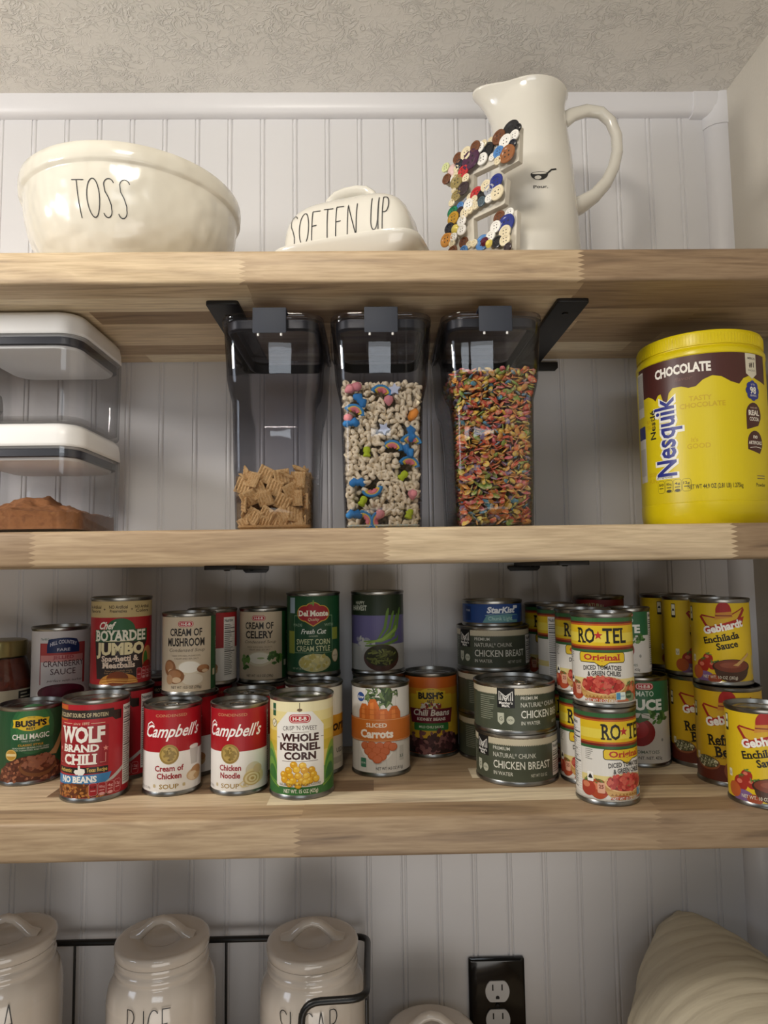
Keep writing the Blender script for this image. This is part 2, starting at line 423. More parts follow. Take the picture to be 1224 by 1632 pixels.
def pen(lab, t, u, v, h, lw, gap, w, mat):
    for ch in t:
        if ch == ' ': u += lw * 1.3; continue
        for st in PEN[ch]:
            P = [(u + x * lw, v + y * h) for x, y in st]; Q = [P[0]]
            for a, b in zip(P, P[1:]):
                k = max(1, int(math.hypot(b[0] - a[0], b[1] - a[1]) / 2.0))
                Q += [(a[0] + (b[0] - a[0]) * i / k, a[1] + (b[1] - a[1]) * i / k) for i in range(1, k + 1)]
            lab.stroke(Q, w, mat)
        u += (lw + gap) if ch != 'I' else lw * .6 + gap

# ================================================================== SETTING
WALLW = M('d9d8da', .42)
TRIMW = M('dddcdf', .35)
def struct(name, mb, mats, **kw): return tag(mb.build(name, mats, **kw), kind='structure')
# beadboard: double-grooved planks
mb = MB(); P_ = 50.45; prof = []; x = -70.05 - P_ * 17
def groove(x): return [(x - 1.3, 0), (x - .5, 1.35), (x + .5, 1.35), (x + 1.3, 0)]
while x < 548:
    prof += groove(x - 3.4) + [(x - 1, -.5), (x + 1, -.5)] + groove(x + 3.4); x += P_
prof = [(-930, 0)] + [p for p in prof if p[0] < 549] + [(551, 0)]
n = len(prof); vs = [(a, b, z) for z in (-440, 990) for a, b in prof]
mb.add(vs, [(i, i + 1, n + i + 1, n + i) for i in range(n - 1)]); mb.box(-930, 3, -440, 551, 14, 990)
struct('wall_back', mb, WALLW, smooth=20)
struct('wall_right', MB().box(550.7, -1250, -440, 570, 14, 990), plaster('drywall_paint', 'c9c3b8', 230, .35, .0012, False), smooth=0)
struct('ceiling', MB().box(-1150, -1250, 988, 570, 14, 1010), plaster('textured_ceiling_paint', 'e4e0d9', 58, .65, .0026, True), smooth=0)
def cove(y0, z1, d, h):    # convex profile in (y,z)
    return [(0, z1), (0, z1 - h)] + [(-d * .55, z1 - h), (-d * .8, z1 - h * .86), (-d * .96, z1 - h * .6), (-d, z1 - h * .3), (-d, z1)]
struct('trim_1', MB().prism([(a, b) for a, b in cove(0, 988, 18, 31)], 'x', -930, 512), TRIMW, smooth=60)
struct('trim_2', MB().prism([(551, -.2), (551, -20), (545, -20), (534, -17), (526, -10), (522.5, -2), (522.5, -.2)], 'z', -440, 951), TRIMW, smooth=60)
mb = MB(); mb.prism([(a * 1.12, b - 0) for a, b in cove(0, 988, 18, 34)], 'x', 500, 551); mb.prism([(551, -.2), (551, -22), (544, -22), (532, -18.5), (524, -11), (520.5, -2), (520.5, -.2)], 'z', 936, 988)
struct('trim_3', mb, TRIMW, smooth=60)
# the worktop the canisters stand on (below the frame)
struct('worktop_slab', MB().box(-930, -420, -470, 550, 3, -432), wood('worktop_wood', 0, 9.), smooth=0)

# ================================================================== SHELVES AND BRACKETS
for nm, z0, z1, joint, seed, lab in (('upper', 569, 605.8, -143, 3.0, 'top wooden shelf carrying the bowl and pitcher'), ('middle', 260.8, 298.8, 11, 5.0, 'middle wooden shelf carrying the cereal containers'), ('lower', -40, 0, -85, 11.0, 'bottom wooden shelf carrying the rows of cans')):
    o = MB().box(-930, -290.6, 0, 550, -1.2, z1 - z0).build('wooden_shelf', wood('shelf_wood_' + nm, joint, seed), loc=(0, 0, z0), bevel=4)
    tag(o, lab, 'shelf', 'solid wood wall shelves')
def bracket(x0, ztop, lab, plate=(0, 0), drop=18):
    t = thing('shelf_bracket', lab, 'bracket', (x0, 0, ztop), 0, 'black metal shelf brackets')
    pr = [(-19, -238)] + [(-19 + 4 - 4 * math.cos(R_(a)), -238 - 4 * math.sin(R_(a))) for a in (30, 60, 90)] + [(19 - 4 + 4 * math.sin(R_(a)), -242 + 4 - 4 * math.cos(R_(a))) for a in (0, 30, 60, 90)] + [(19, -1.6), (-19, -1.6)]
    MB().prism(pr, 'z', -5, 0).build('arm', BLACK, t, bevel=.8)
    zz = [(-19 - plate[0], 4 - drop), (-15 - plate[0], -drop), (15 + plate[1], -drop), (19 + plate[1], 4 - drop), (19 + plate[1], -5), (-19 - plate[0], -5)]
    MB().prism([(a, b) for a, b in zz], 'y', -6, -1.2).build('wall_plate', BLACK, t, bevel=.6)
    for yy in (-40, -205):
        MB().lathe([(0, -6.2), (3, -6.2), (4, -5.4), (4, -5), (0, -5)], 16, (0, yy)).build('screw', M('0c0c0d', .3, .6), t)
bracket(-180, 569, 'black metal bracket under the top shelf, left behind the wheat square container')
bracket(232, 569, 'black metal bracket under the top shelf, right of the fruity flake container', (0, 26))
bracket(-180, 260.8, 'black metal bracket under the middle shelf above the celery soup can', drop=9.5)
bracket(221, 260.8, 'black metal bracket under the middle shelf above the tomato and chili cans', (10, 0), 12)

# ================================================================== CANS
class Kind:
    def __init__(s, R, rim, H, label=None, tab=False, lidmat=None, lab_z=None):
        s.R, s.rim, s.H, s.lab, s.tab = R, rim, H, label, tab; s.lidmat = lidmat or STEEL; s.lz = lab_z or (5.5, H - 5.5); s.root = None
    def parts(s, root):
        R, q, H = s.R, s.rim, s.H
        MB().lathe([(0, 2.2), (q - 4, 2.2), (q - 3, 3.6), (q - 2.2, .3), (q - 1, 0), (q, .8), (q, 2.8), (R + .3, 4), (R + .1, 5), (R - .5, 5.6), (R - .5, H - 5.6), (R + .1, H - 5), (R + .3, H - 4), (q, H - 3), (q, H - .7), (q - .9, H), (q - 2, H - .4), (q - 2.8, H - 4.6)], 64).build('body', TIN, root, smooth=50)
        k = q - 2.8
        MB().lathe([(k, H - 4.6), (k - 1, H - 5.2), (k - 3.5, H - 5.2), (k - 4.5, H - 4.2), (k - 7, H - 4.2), (k - 8, H - 4.8), (k - 11, H - 4.8), (k - 12, H - 4.2), (0, H - 4.2)], 64).build('lid', s.lidmat, root, smooth=50)
        if s.tab:
            t = MB(); t.tube([(8.5 * math.cos(a) * 1.0, -k * .45 + 9 * math.sin(a), H - 2.8) for a in [2 * PI * i / 24 for i in range(24)]], (1.0), 6, closed=True); t.box(-5, -k * .45 + 6, H - 4.2, 5, -k * .45 + 15, H - 2.6)
            t.lathe([(0, H - 2), (2.5, H - 2.2), (3, H - 4.2)], 16, (0, -k * .45 + 12)); t.build('pull_tab', STEEL, root)
        vs_ = getattr(s, 'vs', 1.); me = s.lab.mesh((lambda u, v, d: cyl(R)(u, v * vs_, d)), base=(-PI * R, PI * R, s.bgz[0] / vs_, s.bgz[1] / vs_, s.bg)) if not hasattr(s, 'me') else s.me
        s.me = me; o = link('label', me, root)
    def place(s, name, label, cat, x, y, z, face=0, group=None):
        """face: degrees the label is turned (to the right) away from facing the camera"""
        group = group or getattr(s, "group", None)
        a = math.atan2(x + 7.8, y + 1021.0)        # direction from camera
        rz = -a + R_(face)
        if s.root is None:
            r = s.root = thing(name, label, cat, (x, y, z), rz, group); s.parts(r)
        else:
            r = copy_tree(s.root); r.name = name; r.location = Vector((x, y, z)) * S; r.rotation_euler = (0, 0, rz)
            r['label'] = label; r['category'] = cat
            if group: r['group'] = group
            elif 'group' in r: del r['group']
        return r
def kind(R, rim, H, bg, tab=False, lidmat=None, z=None):
    k = Kind(R, rim, H, Lab(), tab, lidmat); k.bg = bg; k.bgz = z or (5.2, H - 5.2); return k
def K300(bg, **kw): return kind(36.6, 37.6, 112, bg, **kw)
def K211(bg, **kw): return kind(33.0, 34.0, 101.6, bg, **kw)
RED = 'a5202a'
# ---- wolf brand chili
k = wolf = K300('a81f29'); L = k.lab
L.rect(-46, 89, -26, 106, 'b85a1c')
L.poly([(-46, 91), (26, 91), (30, 87.5), (38, 88), (34, 93), (38, 98), (28, 98.5), (28, 101), (-46, 101)], '2b211d')
L.text('EXCELLENT SOURCE OF PROTEIN', -10, 93.2, 4.6, 'cfc09a', 62, .01)
L.text('since 1895', -8, 85, 3, 'e2c9a8', 18, shear=.2); L.rect(-34, 86, -19, 86.5, 'e2c9a8'); L.rect(3, 86, 18, 86.5, 'e2c9a8')
L.rect(-40, 40, 22, 84, '8f1a22')
L.text('WOLF', -9, 66, 17, 'e9e4da', 54, .045, slab=True)
L.text('BRAND', -10, 55.5, 8, 'e9e4da', 44, .04, slab=True); L.text('CHILI', -10, 42, 11, 'e9e4da', 40, .04, slab=True)
for u in (-38, 19): L.star(u, 58, 3.2, 'd98a7c')
L.stroke([(19, 53), (19, 43), (13, 43)], .6, 'd9a79c'); L.stroke([(-38, 53), (-38, 43), (-34, 43)], .6, 'd9a79c')
L.rect(-42, 31.5, 22, 38.5, '1f1a18'); L.text('Authentic', -28, 33.3, 4.2, 'd6b45a', 20, .02); L.text('Texas Recipe', 10, 33.3, 4.4, 'd6b45a', 22, .02)
L.poly([(-14, 36), (-10.5, 36), (-10.5, 40.5), (-8, 40.5), (-8, 37.5), (-3, 36.5), (-2.5, 33), (-5, 30), (-7, 27), (-7.5, 25.5), (-9.5, 27), (-10.5, 31), (-12.5, 30.5), (-15.5, 33.5)], 'f0ece4')
L.poly([(-46, 19), (22, 21), (26, 31), (-46, 29)], '3b7fb4'); L.text('NO BEANS', -12, 22.2, 6.6, 'f2f0ea', 44, .045, slab=True)
L.poly([(18, 20), (28, 22), (46, 33), (46, 36), (40, 34), (24, 24)], 'b9b5b0')
L.ell(-14, 6, 38, 15, '5f3317', 0, 180); L.chunks(-14, 11, 38, 9, 260, 2.0, ['8a4a20', '7a3c1c', 'a9642c', '5c2c14', 'b87a3c'], 4, clip=lambda x, y: y > 6.2 and ((x + 14) / 38) ** 2 + ((y - 6) / 15) ** 2 < 1)
L.icons(2, 7, 8.6, 14, 4, RED, 'e3a9a9', '510'); L.facts(41, 12, 64, 102)
# ---- red and white condensed soup
def soup(a, b, pic):
    k = K211('edeae6', tab=True); L = k.lab; W = PI * 33
    L.rect(-W, 49, W, 96.4, 'a3141f'); L.text('CONDENSED', 0, 88.5, 3.2, 'c08a62', 36, .01)
    L.text("Campbell's", 0, 66, 14, 'f3f0ec', 68, .018, shear=.38)
    L.stroke([(-31, 74), (-29, 80), (-24, 83), (-20, 80)], 1.5, 'f3f0ec', True)
    L.ell(-2, 46.5, 11, 11, 'a08543'); L.ell(-2, 46.5, 9.6, 9.6, '8d7337'); L.ell(-2, 46.5, 8.8, 8.8, 'b59a57'); L.chunks(-2, 46.5, 6.5, 6.5, 22, 2.2, ['7d6530', '8f7840'], 3)
    L.text(a, -2, 28, 6.4, '9a1c28', 33 if len(a) > 7 else 26, .03); L.text(b, -2, 19.5, 6.4, '9a1c28', 28 if len(b) > 6 else 24, .03)
    L.text('SOUP', -2, 8.5, 5.2, 'a58a4c', 22, .02)
    for u in (-19, 15): 
        for r in (-35, 0, 35): L.ell(u + 1.6 * math.sin(R_(r)), 10 + 1.8 * math.cos(R_(r)), .8, 1.9, 'c9b992')
    L.text('NET WT 10.5 OZ (298g)', -36, 8, 2.6, '8a8580', 22)
    pic(L); L.facts(50, 10, 72, 90)
    return k
def pic_chicken(L):
    L.poly([(24, 32), (34, 32), (36, 52), (22, 52)], 'c3bfba'); L.ell(29, 52, 7, 2.4, 'dedad4')
    L.ell(30, 20, 12, 7, 'd2b48c'); L.ell(33, 24, 9, 6, 'b98a5e'); L.ell(27, 19, 7, 5, 'e0c9a6'); L.ell(34, 18, 6, 3.4, 'caa679')
def pic_noodle(L):
    L.ell(26, 27, 10, 9, 'd9cfb8'); L.ell(27, 20, 13, 9, 'e2d3a4')
    for r, c in ((11, 'cdb67c'), (9, 'e9dcb2'), (6.6, 'c8b077'), (4.6, 'e9dcb2'), (2.4, 'bfa566')): L.ell(24, 18, r, r * .72, c)
    L.stroke([(13, 16), (9, 13), (12, 10), (20, 10)], 2.0, 'e2d3a4', True); L.ell(31, 28, 6, 5, 'd6bf98')
cream = soup('Cream of', 'Chicken', pic_chicken); noodle = soup('Chicken', 'Noodle', pic_noodle)
# ---- tan store-brand soups
def tan(a, pic, rear):
    k = K211('c9b89e', tab=True); L = k.lab
    L.rect(34, 5.2, 103, 96.4, '24582f'); L.heb(-1, 88, 19)
    L.text('CREAM OF', -1, 73.5, 9.2, '241d1a', 41, .025); L.text(a, -1, 61, 10, '241d1a', 48 if len(a) > 6 else 40, .03)
    L.text('Condensed Soup', 0, 54, 4.2, '4a3d33', 46, shear=.3); L.text('MADE WITH REAL ' + a + 'S,', 0, 48, 2, '6a5b4d', 36); L.text('CREAM AND SEA SALT', 0, 44.5, 2, '6a5b4d', 30)
    pic(L); L.text('NET WT 10.5 OZ (298g)', 0, 9, 3.4, '3a302a', 38, .01); L.rr(38, 22, 44, 30, 1, 'd9cfae'); L.text('HEB', 55, 60, 8, 'd8cfc0', 20, rot=90)
    return k
def pic_mush(L):
    L.ell(4, 34, 15, 9, 'd8cbb2'); L.ell(4, 35, 13, 7, 'efe8d9'); L.ell(8, 20, 13, 7, 'd9cdb9')
    for u, v, a, b in ((-22, 34, 9, 10), (-14, 24, 12, 9), (22, 32, 9, 5)): L.ell(u, v, a, b, '8a5a36'); L.ell(u - 1, v + 2, a * .75, b * .6, 'a8754c'); L.ell(u + 2, v - b * .5, a * .5, b * .4, 'd6b894')
    L.ell(-22, 20, 5, 6, 'b98f68')
def pic_cel(L):
    L.ell(0, 33, 18, 10, 'd5cdb2'); L.ell(0, 34, 15.5, 7.6, 'ece8d8')
    L.chunks(22, 33, 10, 9, 26, 4, ['4f7a34', '6a9444', '3c6128'], 5); L.chunks(-21, 28, 7, 10, 22, 4, ['4f7a34', '6a9444', '3c6128'], 6)
    L.ell(2, 34, 5, 1.2, '9fb47c')
mush = tan('MUSHROOM', pic_mush, 0); celery = tan('CELERY', pic_cel, 0)
# ---- whole kernel corn
k = corn = K300('d8c06a'); L = k.lab; W = PI * 36.6
for i, c in enumerate(('e9dfb4', 'e6d796', 'dfca74', 'd6b94c', 'c6ad3c')): L.rect(-W, 106.8 - 11 * (i + 1), W, 106.8 - 11 * i, c)
L.rect(-W, 5.2, W, 34, '2d6a30')
for s_ in (-1, 1):
    for i in range(4): L.ell(s_ * (46 - i * 2), 12 + i * 2, 19 - i * 3, 48 - i * 10, ['7fa33a', '3f7d33', '6b9a3a', '2f6d31'][i], 20 if s_ > 0 else 0, 180 if s_ > 0 else 160)
L.poly([(-30, 16), (-27, 14), (25, 14), (28, 16), (28, 80), (13, 96), (-15, 96), (-30, 80)], 'e9e6df')
L.stroke([(-1, 96), (-1, 106)], .7, '4a3a28'); L.ell(-1, 98, 3, 1.6, '6a5238')
L.heb(-1, 88.5, 25); L.text("CRISP 'N SWEET", -1, 75, 5, '4a3a33', 40, arc=1.2); L.rect(-10, 73.4, 9, 73.9, '8a7a70')
L.text('WHOLE', -1, 64, 8, '3c1d1a', 44, .045); L.text('KERNEL', -1, 54, 8, '3c1d1a', 48, .045); L.text('CORN', -1, 44, 8, '3c1d1a', 37, .045)
for u in (-29, 24): L.rect(u, 67, u + 4, 67.6, '5c4038')
L.rect(-22, 41.6, 20, 42.1, '5c4038')
rd = random.Random(5)
for u, v in [(-8, 38), (2, 37), (-14, 32), (-5, 33), (4, 32), (12, 32), (-20, 27), (-12, 26), (-3, 26), (6, 26), (14, 27), (-19, 22), (-9, 21), (1, 21), (10, 21), (17, 22), (-13, 18), (-3, 16.5), (5, 19)]:
    L.ell(u, v, 4.4, 4.0, 'c98f14', n=12); L.ell(u + .3, v + .4, 3.8, 3.4, ['e2ad22', 'eabc34', 'd9a01c'][rd.randrange(3)], n=10); L.ell(u - .8, v + 1.4, 1.6, 1, 'f3d468', n=8)
L.rect(-24, 41.8 - 26.2, -8, 16, '8a7a70'); L.text('NO ARTIFICIAL FLAVORS, COLORS', -1, 15.6, 2.6, '4a3a33', 48); 
L.text('ADDED OR PRESERVATIVES', -1, 11.8, 2.4, '4a3a33', 40) if False else None
L.text('NET WT. 15 OZ (425g)', 0, 7.5, 4.2, 'e8e6d8', 40, .015)
L.rect(-38, 90, -32, 104, '1f5a3c'); L.text('USDA', -35, 96, 2.2, 'e8e6d8', 5); L.ell(-35, 82, 4.5, 4.5, '3a3a38'); L.ell(-35, 82, 3.8, 3.8, 'e9e2c4'); L.stroke([(-37, 82), (-35.5, 80), (-32.5, 84.5)], .8, '3a3a38')
# ---- second corn can, seen edge-on
k = corn_b = K300('d9d3c2'); L = k.lab; W = PI * 36.6
L.rect(-W, 46, W, 72, 'd1962c'); L.text('Corn', 0, 53, 13, '2a1c16', 42, .03, shear=.2); L.stroke([(30, 105), (24, 94), (26, 70)], .9, '3a3a30'); L.text('USDA', 10, 25, 6, '5a564e', 18, .02); L.facts(44, 12, 68, 100); L.rect(-20, 12, 14, 20, 'b9b3a3')
# ---- sliced carrots
k = carrot = K300('d9d6d0'); L = k.lab; W = PI * 36.6
for u in (-30, -17, -4, 9, 22): L.rect(u, 6, u + .35, 106, 'b9b5ae')
L.ell(10, 98, 8, 13, '44553a', n=10); L.chunks(4, 97, 22, 12, 60, 4.6, ['3c5230', '566e40', '2f4428', '6d8252'], 8, .25)
for u, w, h in ((-19, 8, 28), (-7, 8.5, 34), (6, 9, 22), (20, 9, 25)):
    L.poly([(u - w, 60), (u + w, 60), (u + w * .95, 60 + h * .7), (u + w * .4, 60 + h), (u - w * .4, 60 + h), (u - w * .95, 60 + h * .7)], 'c96a2c')
    L.poly([(u - w * .5, 60), (u + w * .2, 60), (u + w * .1, 60 + h * .9), (u - w * .4, 60 + h * .85)], 'dd8340')
    for j in range(4): L.rect(u - w * .7, 63 + j * 6, u + w * .5, 63.6 + j * 6, 'b55c26')
L.ell(-24, 96, 6.4, 6.4, 'e9e7e2'); L.ell(-24, 96, 5.8, 5.8, '2a4a8a'); L.text('Kroger', -24, 94.2, 3.6, 'e9e7e2', 9.4, .03, shear=.2)
L.rect(-W, 42.5, W, 70, 'c9702a'); L.rect(-W, 43.4, W, 43.9, 'e3b184'); L.rect(-W, 68.6, W, 69.1, 'e3b184')
L.text('SLICED', -3, 60, 5.2, 'f0e4d4', 26, .03); L.text('Carrots', -3, 47.5, 9.6, 'f3ebe0', 42, .045)
L.ell(-3, 42.5, 24, 25, 'efece6', 180, 360)
for u, v in [(-18, 37), (-9, 38), (1, 37), (11, 38), (17, 36), (-13, 31), (-3, 32), (7, 31), (-8, 26), (3, 25), (-2, 22)]: L.ell(u, v, 6.2, 5, 'bf5c30', n=14); L.ell(u, v + .4, 5.2, 4.2, 'd0724a', n=12)
L.rr(-25, 11, -17, 22, 1, '3c7a5e'); L.text('NON BPA', -21, 15, 2.4, 'e4e8e0', 6.4); L.text('NET WT 14.5 OZ (411g)', 14, 8.6, 3.8, '3a3a38', 36, .01)
L.rect(27, 18, 34, 36, 'c4c1bb'); L.text('3.5', 30, 22, 3.6, '3a5a4a', 6, .02)
# ---- bushs cans
def bush(L, u, v, w, txt='4'):
    L.ell(u, v, w * .42, w * .25, 'd9b92c'); L.poly([(u - w / 2, v - w * .13), (u + w / 2, v - w * .13), (u + w * .47, v), (u + w / 2, v + w * .15), (u - w / 2, v + w * .15), (u - w * .47, v)], 'd9b92c')
    L.text("BUSH'S", u, v - w * .09, w * .2, '14161c', w * .84, .05); L.text('BEST', u, v - w * .21, w * .08, '14161c', w * .24, .03); L.text('SINCE 1908', u, v + w * .19, w * .035, '14161c', w * .2)
k = magic = kind(37.2, 38.2, 93, '1d4a2b'); k.vs = 93 / 112; L = k.lab; W = PI * 36.6
L.ell(0, 80, 26, 36, '2c6238'); L.ell(0, 86, 20, 26, '36703f'); L.rect(-25, 48, 25, 66, '245534')
bush(L, -2, 88, 42); L.text('CHILI MAGIC', -2, 66, 7.6, 'e9e9e0', 42, .02); L.text('CHILI STARTER', -2, 62, 2.2, 'c9d2c0', 20)
L.text('CHIPOTLE STYLE'.replace('CHIPOTLE', 'CLASSIC'), -2, 56, 3, 'c9962c', 28, .02); L.text('SEASONED BEANS FOR CHILI', -2, 52.4, 2.2, 'd5dccb', 42); L.text('WITH TOMATOES AND PEPPERS', -2, 49.2, 2.2, 'd5dccb', 42)
L.poly([(18, 40), (26, 48), (46, 82), (46, 66), (30, 38)], 'b08b58')
L.ell(0, 6, 42, 36, '4d261a', 0, 180); L.chunks(0, 20, 42, 20, 240, 2.6, ['7a4430', '8f5a40', '5c2f22', 'a0684a', '6b3826'], 11, .7, lambda x, y: y > 6.4 and (x / 42) ** 2 + ((y - 6) / 36) ** 2 < 1)
L.ell(8, 26, 22, 15, '7a4c2c'); L.ell(8, 29, 20, 13, '5a2f20'); L.chunks(8, 32, 19, 11, 80, 3.2, ['8f5a40', '7a4430', 'a0684a', '94604a'], 12, .7)
L.ell(-24, 44, 7, 8, 'cfae5c'); L.ell(-24, 44, 5.8, 6.6, 'b98d34'); L.rect(-30, 42.4, -18, 46, 'e0cd98')
k = chili_beans = K300('c9641e'); L = k.lab; W = PI * 36.6
L.rect(-W, 6, W, 82, 'c9a028'); L.rect(-W, 82, W, 92, 'c98a24'); L.rect(-31, 40, 31, 84, 'd2b22e')
bush(L, 0, 82, 42); L.chunks(0, 68, 14, 4, 30, 3, ['b53026', '3f6a34', 'd9d2c0', '8a2a22'], 4)
L.poly([(-29, 46), (29, 46), (32, 65), (-32, 65)], '6e1828'); L.text('Chili Beans', 0, 56, 8.4, 'ece4d8', 52, .03, shear=.18); L.text('KIDNEY BEANS', 0, 49.4, 4, 'ece4d8', 40, .03, slab=True)
L.rr(-25, 36, 25, 46, 2, '35783a'); L.text('MILD CHILI SAUCE', 0, 39.4, 3.2, 'dfe6cc', 34, .02)
L.rect(-W, 5.6, W, 26, '241412'); L.chunks(0, 21, 40, 15, 110, 4.6, ['5a3436', '6e4444', '48262a', '7d5350', '3c2022'], 9, .6, lambda x, y: y > 6)
# ---- cranberry sauce
k = cran = K300('c9c6c6'); L = k.lab; W = PI * 36.6
L.rect(-30, 42, 32, 91, 'd8b5b2'); L.rect(-30, 36, -28.6, 91, '8f2430'); L.rect(28, 36, 32, 91, 'a52c30'); L.rect(-28.6, 75, 28, 91, 'a8403e'); L.rect(-28.6, 66, 28, 75, 'c98682'); L.rect(-28.6, 20, 28, 66, 'cdc9c8')
L.text('The Hill Country', -20, 95, 3, '2f5a4a', 18, .01)
L.poly([(-20, 78), (22, 78), (22, 88)] + [(u, 88 + 10 * math.cos(u / 26)) for u in (18, 12, 6, 0, -6, -12, -18)] + [(-20, 88)], '1c2c58'); L.text('HILL COUNTRY', 1, 86.5, 5, 'c4c6d2', 34, .03, arc=4); L.text('FARE', 1, 80.4, 4, 'c4c6d2', 16, .02)
L.text('JELLIED', 1, 70, 4.6, 'a03a44', 26, .02); L.text('CRANBERRY', 2, 60, 8, '4a2c34', 54, .005); L.text('SAUCE', 1, 49.5, 8, '4a2c34', 32, .005)
L.text('perfect with turkey', 4, 40, 3, '3a3032', 46, shear=.3)
L.ell(2, 22, 38, 15, 'dedbd8'); L.ell(0, 25, 33, 12, '4e1626'); L.ell(-12, 26, 14, 8, '5f1c30'); L.ell(10, 29, 16, 7, '641e34'); L.ell(14, 23, 12, 5, '44121f')
# ---- jumbo spaghetti and meatballs (portrait on the badge left out)
k = chef = K300('a01d24'); L = k.lab; W = PI * 36.6
L.rect(-W, 87, W, 106.8, 'b9a474'); 
for u, a, b in ((-36, 'No Artificial', 'Flavors'), (-3, 'NO Artificial', 'Preservatives'), (28, 'NO Artificial', 'Colors')): L.text(a, u, 98, 4, '4a3a28', 22, .02); L.text(b, u, 93, 4, '4a3a28', 20, .02)
for u in (-20, 13): L.star(u, 97, 1.6, '4a3a28', 4)
L.ell(0, 71, 18, 15, '2a5a34'); L.poly([(-34, 57), (36, 57), (36, 72), (-34, 72)], '24502f')
L.text('Chef', -18, 73, 9, 'e6dfcf', 20, .03, shear=.35); L.text('BOYARDEE', 0, 58.5, 13, 'e0d9c6', 66, .035, slab=True)
L.poly([(-30, 12), (27, 12), (32, 50), (36, 57), (-34, 57)], '2a1d1c'); L.stroke([(-18, 58), (12, 58)], .8, 'cfc39a')
L.text('JUMBO', 0, 42, 14, 'ded0a2', 62, .055); L.text('Spaghetti &', 0, 33.5, 7, 'e0c9b4', 46, .035, slab=True); L.text('Meatballs', -2, 25.5, 7, 'e0c9b4', 40, .035, slab=True)
L.text('Pasta and meatballs made', -2, 21, 2.2, 'b08a60', 32); L.text('from chicken, beef & pork in', -2, 18.4, 2.2, 'b08a60', 34)
L.ell(-2, 6, 24, 13, 'c98a3c', 0, 180); L.ell(-3, 12, 13, 9, '7a3a1c')
for i in range(4): L.stroke([(-22, 6.5 + i * 1.7), (-8, 8.5 + i * 1.5), (8, 6.6 + i * 1.7), (20, 7 + i * 1.2)], 1.0, ['e0aa58', 'b8762c'][i % 2])
L.ell(38, 34, 10, 16, 'b87a4a'); L.ell(34, 32, 4, 12, '3c6a2a'); L.ell(38, 24, 9, 8, '8c2018'); L.icons(20, 10, 7, 14, 4, RED, 'd09a98', '320')
# ---- cream style corn (older tin: green)
k = delm = K300('1c4f2f'); L = k.lab; W = PI * 36.6
L.rect(-37, 84, -27, 105, '9fb4c4'); L.rect(-40, 30, -28, 60, '8f9a3c'); L.rect(28, 48, 40, 64, '8f9a3c')
L.rect(-28, 31, 28, 81, '8fae8a'); L.rect(-27.4, 31.6, 27.4, 80.4, '1a4a2c')
L.ell(-11, 84, 12, 11, 'c9a23c'); L.ell(11, 84, 12, 11, 'c9a23c'); L.ell(0, 86, 13, 13, 'c9a23c'); L.poly([(-20, 78), (20, 78), (0, 66)], 'c9a23c')
L.ell(-11, 84, 10.8, 9.8, 'a01f28'); L.ell(11, 84, 10.8, 9.8, 'a01f28'); L.ell(0, 86, 11.8, 11.8, 'a01f28'); L.poly([(-18, 78.6), (18, 78.6), (0, 67.6)], 'a01f28')
L.text('Del Monte', 0, 80.5, 7.4, 'f0ead8', 42, .04, slab=True); L.text('Quality', 0, 74, 4, 'e6d8b0', 15, shear=.3); L.ell(0, 98, 1.2, 4, '6a9a3c'); L.ell(-3, 97, 2, 1, '6a9a3c')
L.text('MADE', -22, 66.5, 4, '9fb89a', 14); L.text('WITH', 22, 66.5, 4, '9fb89a', 14); L.text('Fresh Cut', 0, 56.5, 6.8, 'e9eee4', 34, .02, shear=.3); L.text('GOLDEN', 0, 52.6, 2, 'c9d2b0', 12)
L.text('SWEET CORN', 0, 42.5, 7.4, 'cfd3a4', 48, .015); L.text('CREAM STYLE', 0, 33.4, 7.4, 'cfd3a4', 48, .015)
L.ell(2, 18, 23, 12, 'c9c48c'); L.chunks(2, 19, 20, 9.5, 60, 2.8, ['d9cf8a', 'e3dca0', 'c6b864'], 3, .8); L.ell(34, 26, 7, 9, 'a58a5a'); L.ell(34, 26, 6, 8, 'd9cdb0'); L.text('NON GMO', 34, 25, 2.2, '5a4a30', 9)
L.text('NET WT 14.75 OZ', -20, 9, 2.6, 'c9d2b0', 22)
# ---- green beans
k = gbeans = K300('5f5a86'); L = k.lab; W = PI * 36.6
L.rect(-W, 79, W, 106.8, '22301f'); L.text('HAPPY', -30, 94, 5, 'c9cfc0', 16, .01); L.text('HARVEST', -32, 86, 7, 'c9cfc0', 26, .02)
L.rect(-W, 5.2, W, 40, 'a9a9a6'); L.chunks(-22, 42, 14, 8, 16, 5, ['8f8fa0', 'b8b8b4'], 5)
for a, b, c_, d in ((-24, 44, 20, 52), (-22, 38, 26, 46), (2, 48, 18, 80), (8, 50, 24, 76), (14, 46, 30, 84), (-4, 46, 10, 84), (-20, 41, 22, 60)): L.stroke([(a, b), ((a + c_) / 2 + 3, (b + d) / 2 - 3), (c_, d), (c_ + 1.5, d + 5)], 4, ['6f8f3c', '86a54a', '5c7c34'][int(a) % 3], True)
L.ell(2, 22, 26, 18, '4a2c22'); L.ell(2, 25, 24, 14, '2f3018'); rd = random.Random(7)
for i in range(46):
    a = rd.uniform(0, 2 * PI); r = rd.uniform(0, 1) ** .5; x, y, t = 2 + 20 * r * math.cos(a), 24 + 11 * r * math.sin(a), rd.uniform(0, PI); L.stroke([(x - 4 * math.cos(t), y - 2.4 * math.sin(t)), (x + 4 * math.cos(t), y + 2.4 * math.sin(t))], 2.0, ['6a7034', '7d8440', '555a2a'][i % 3])
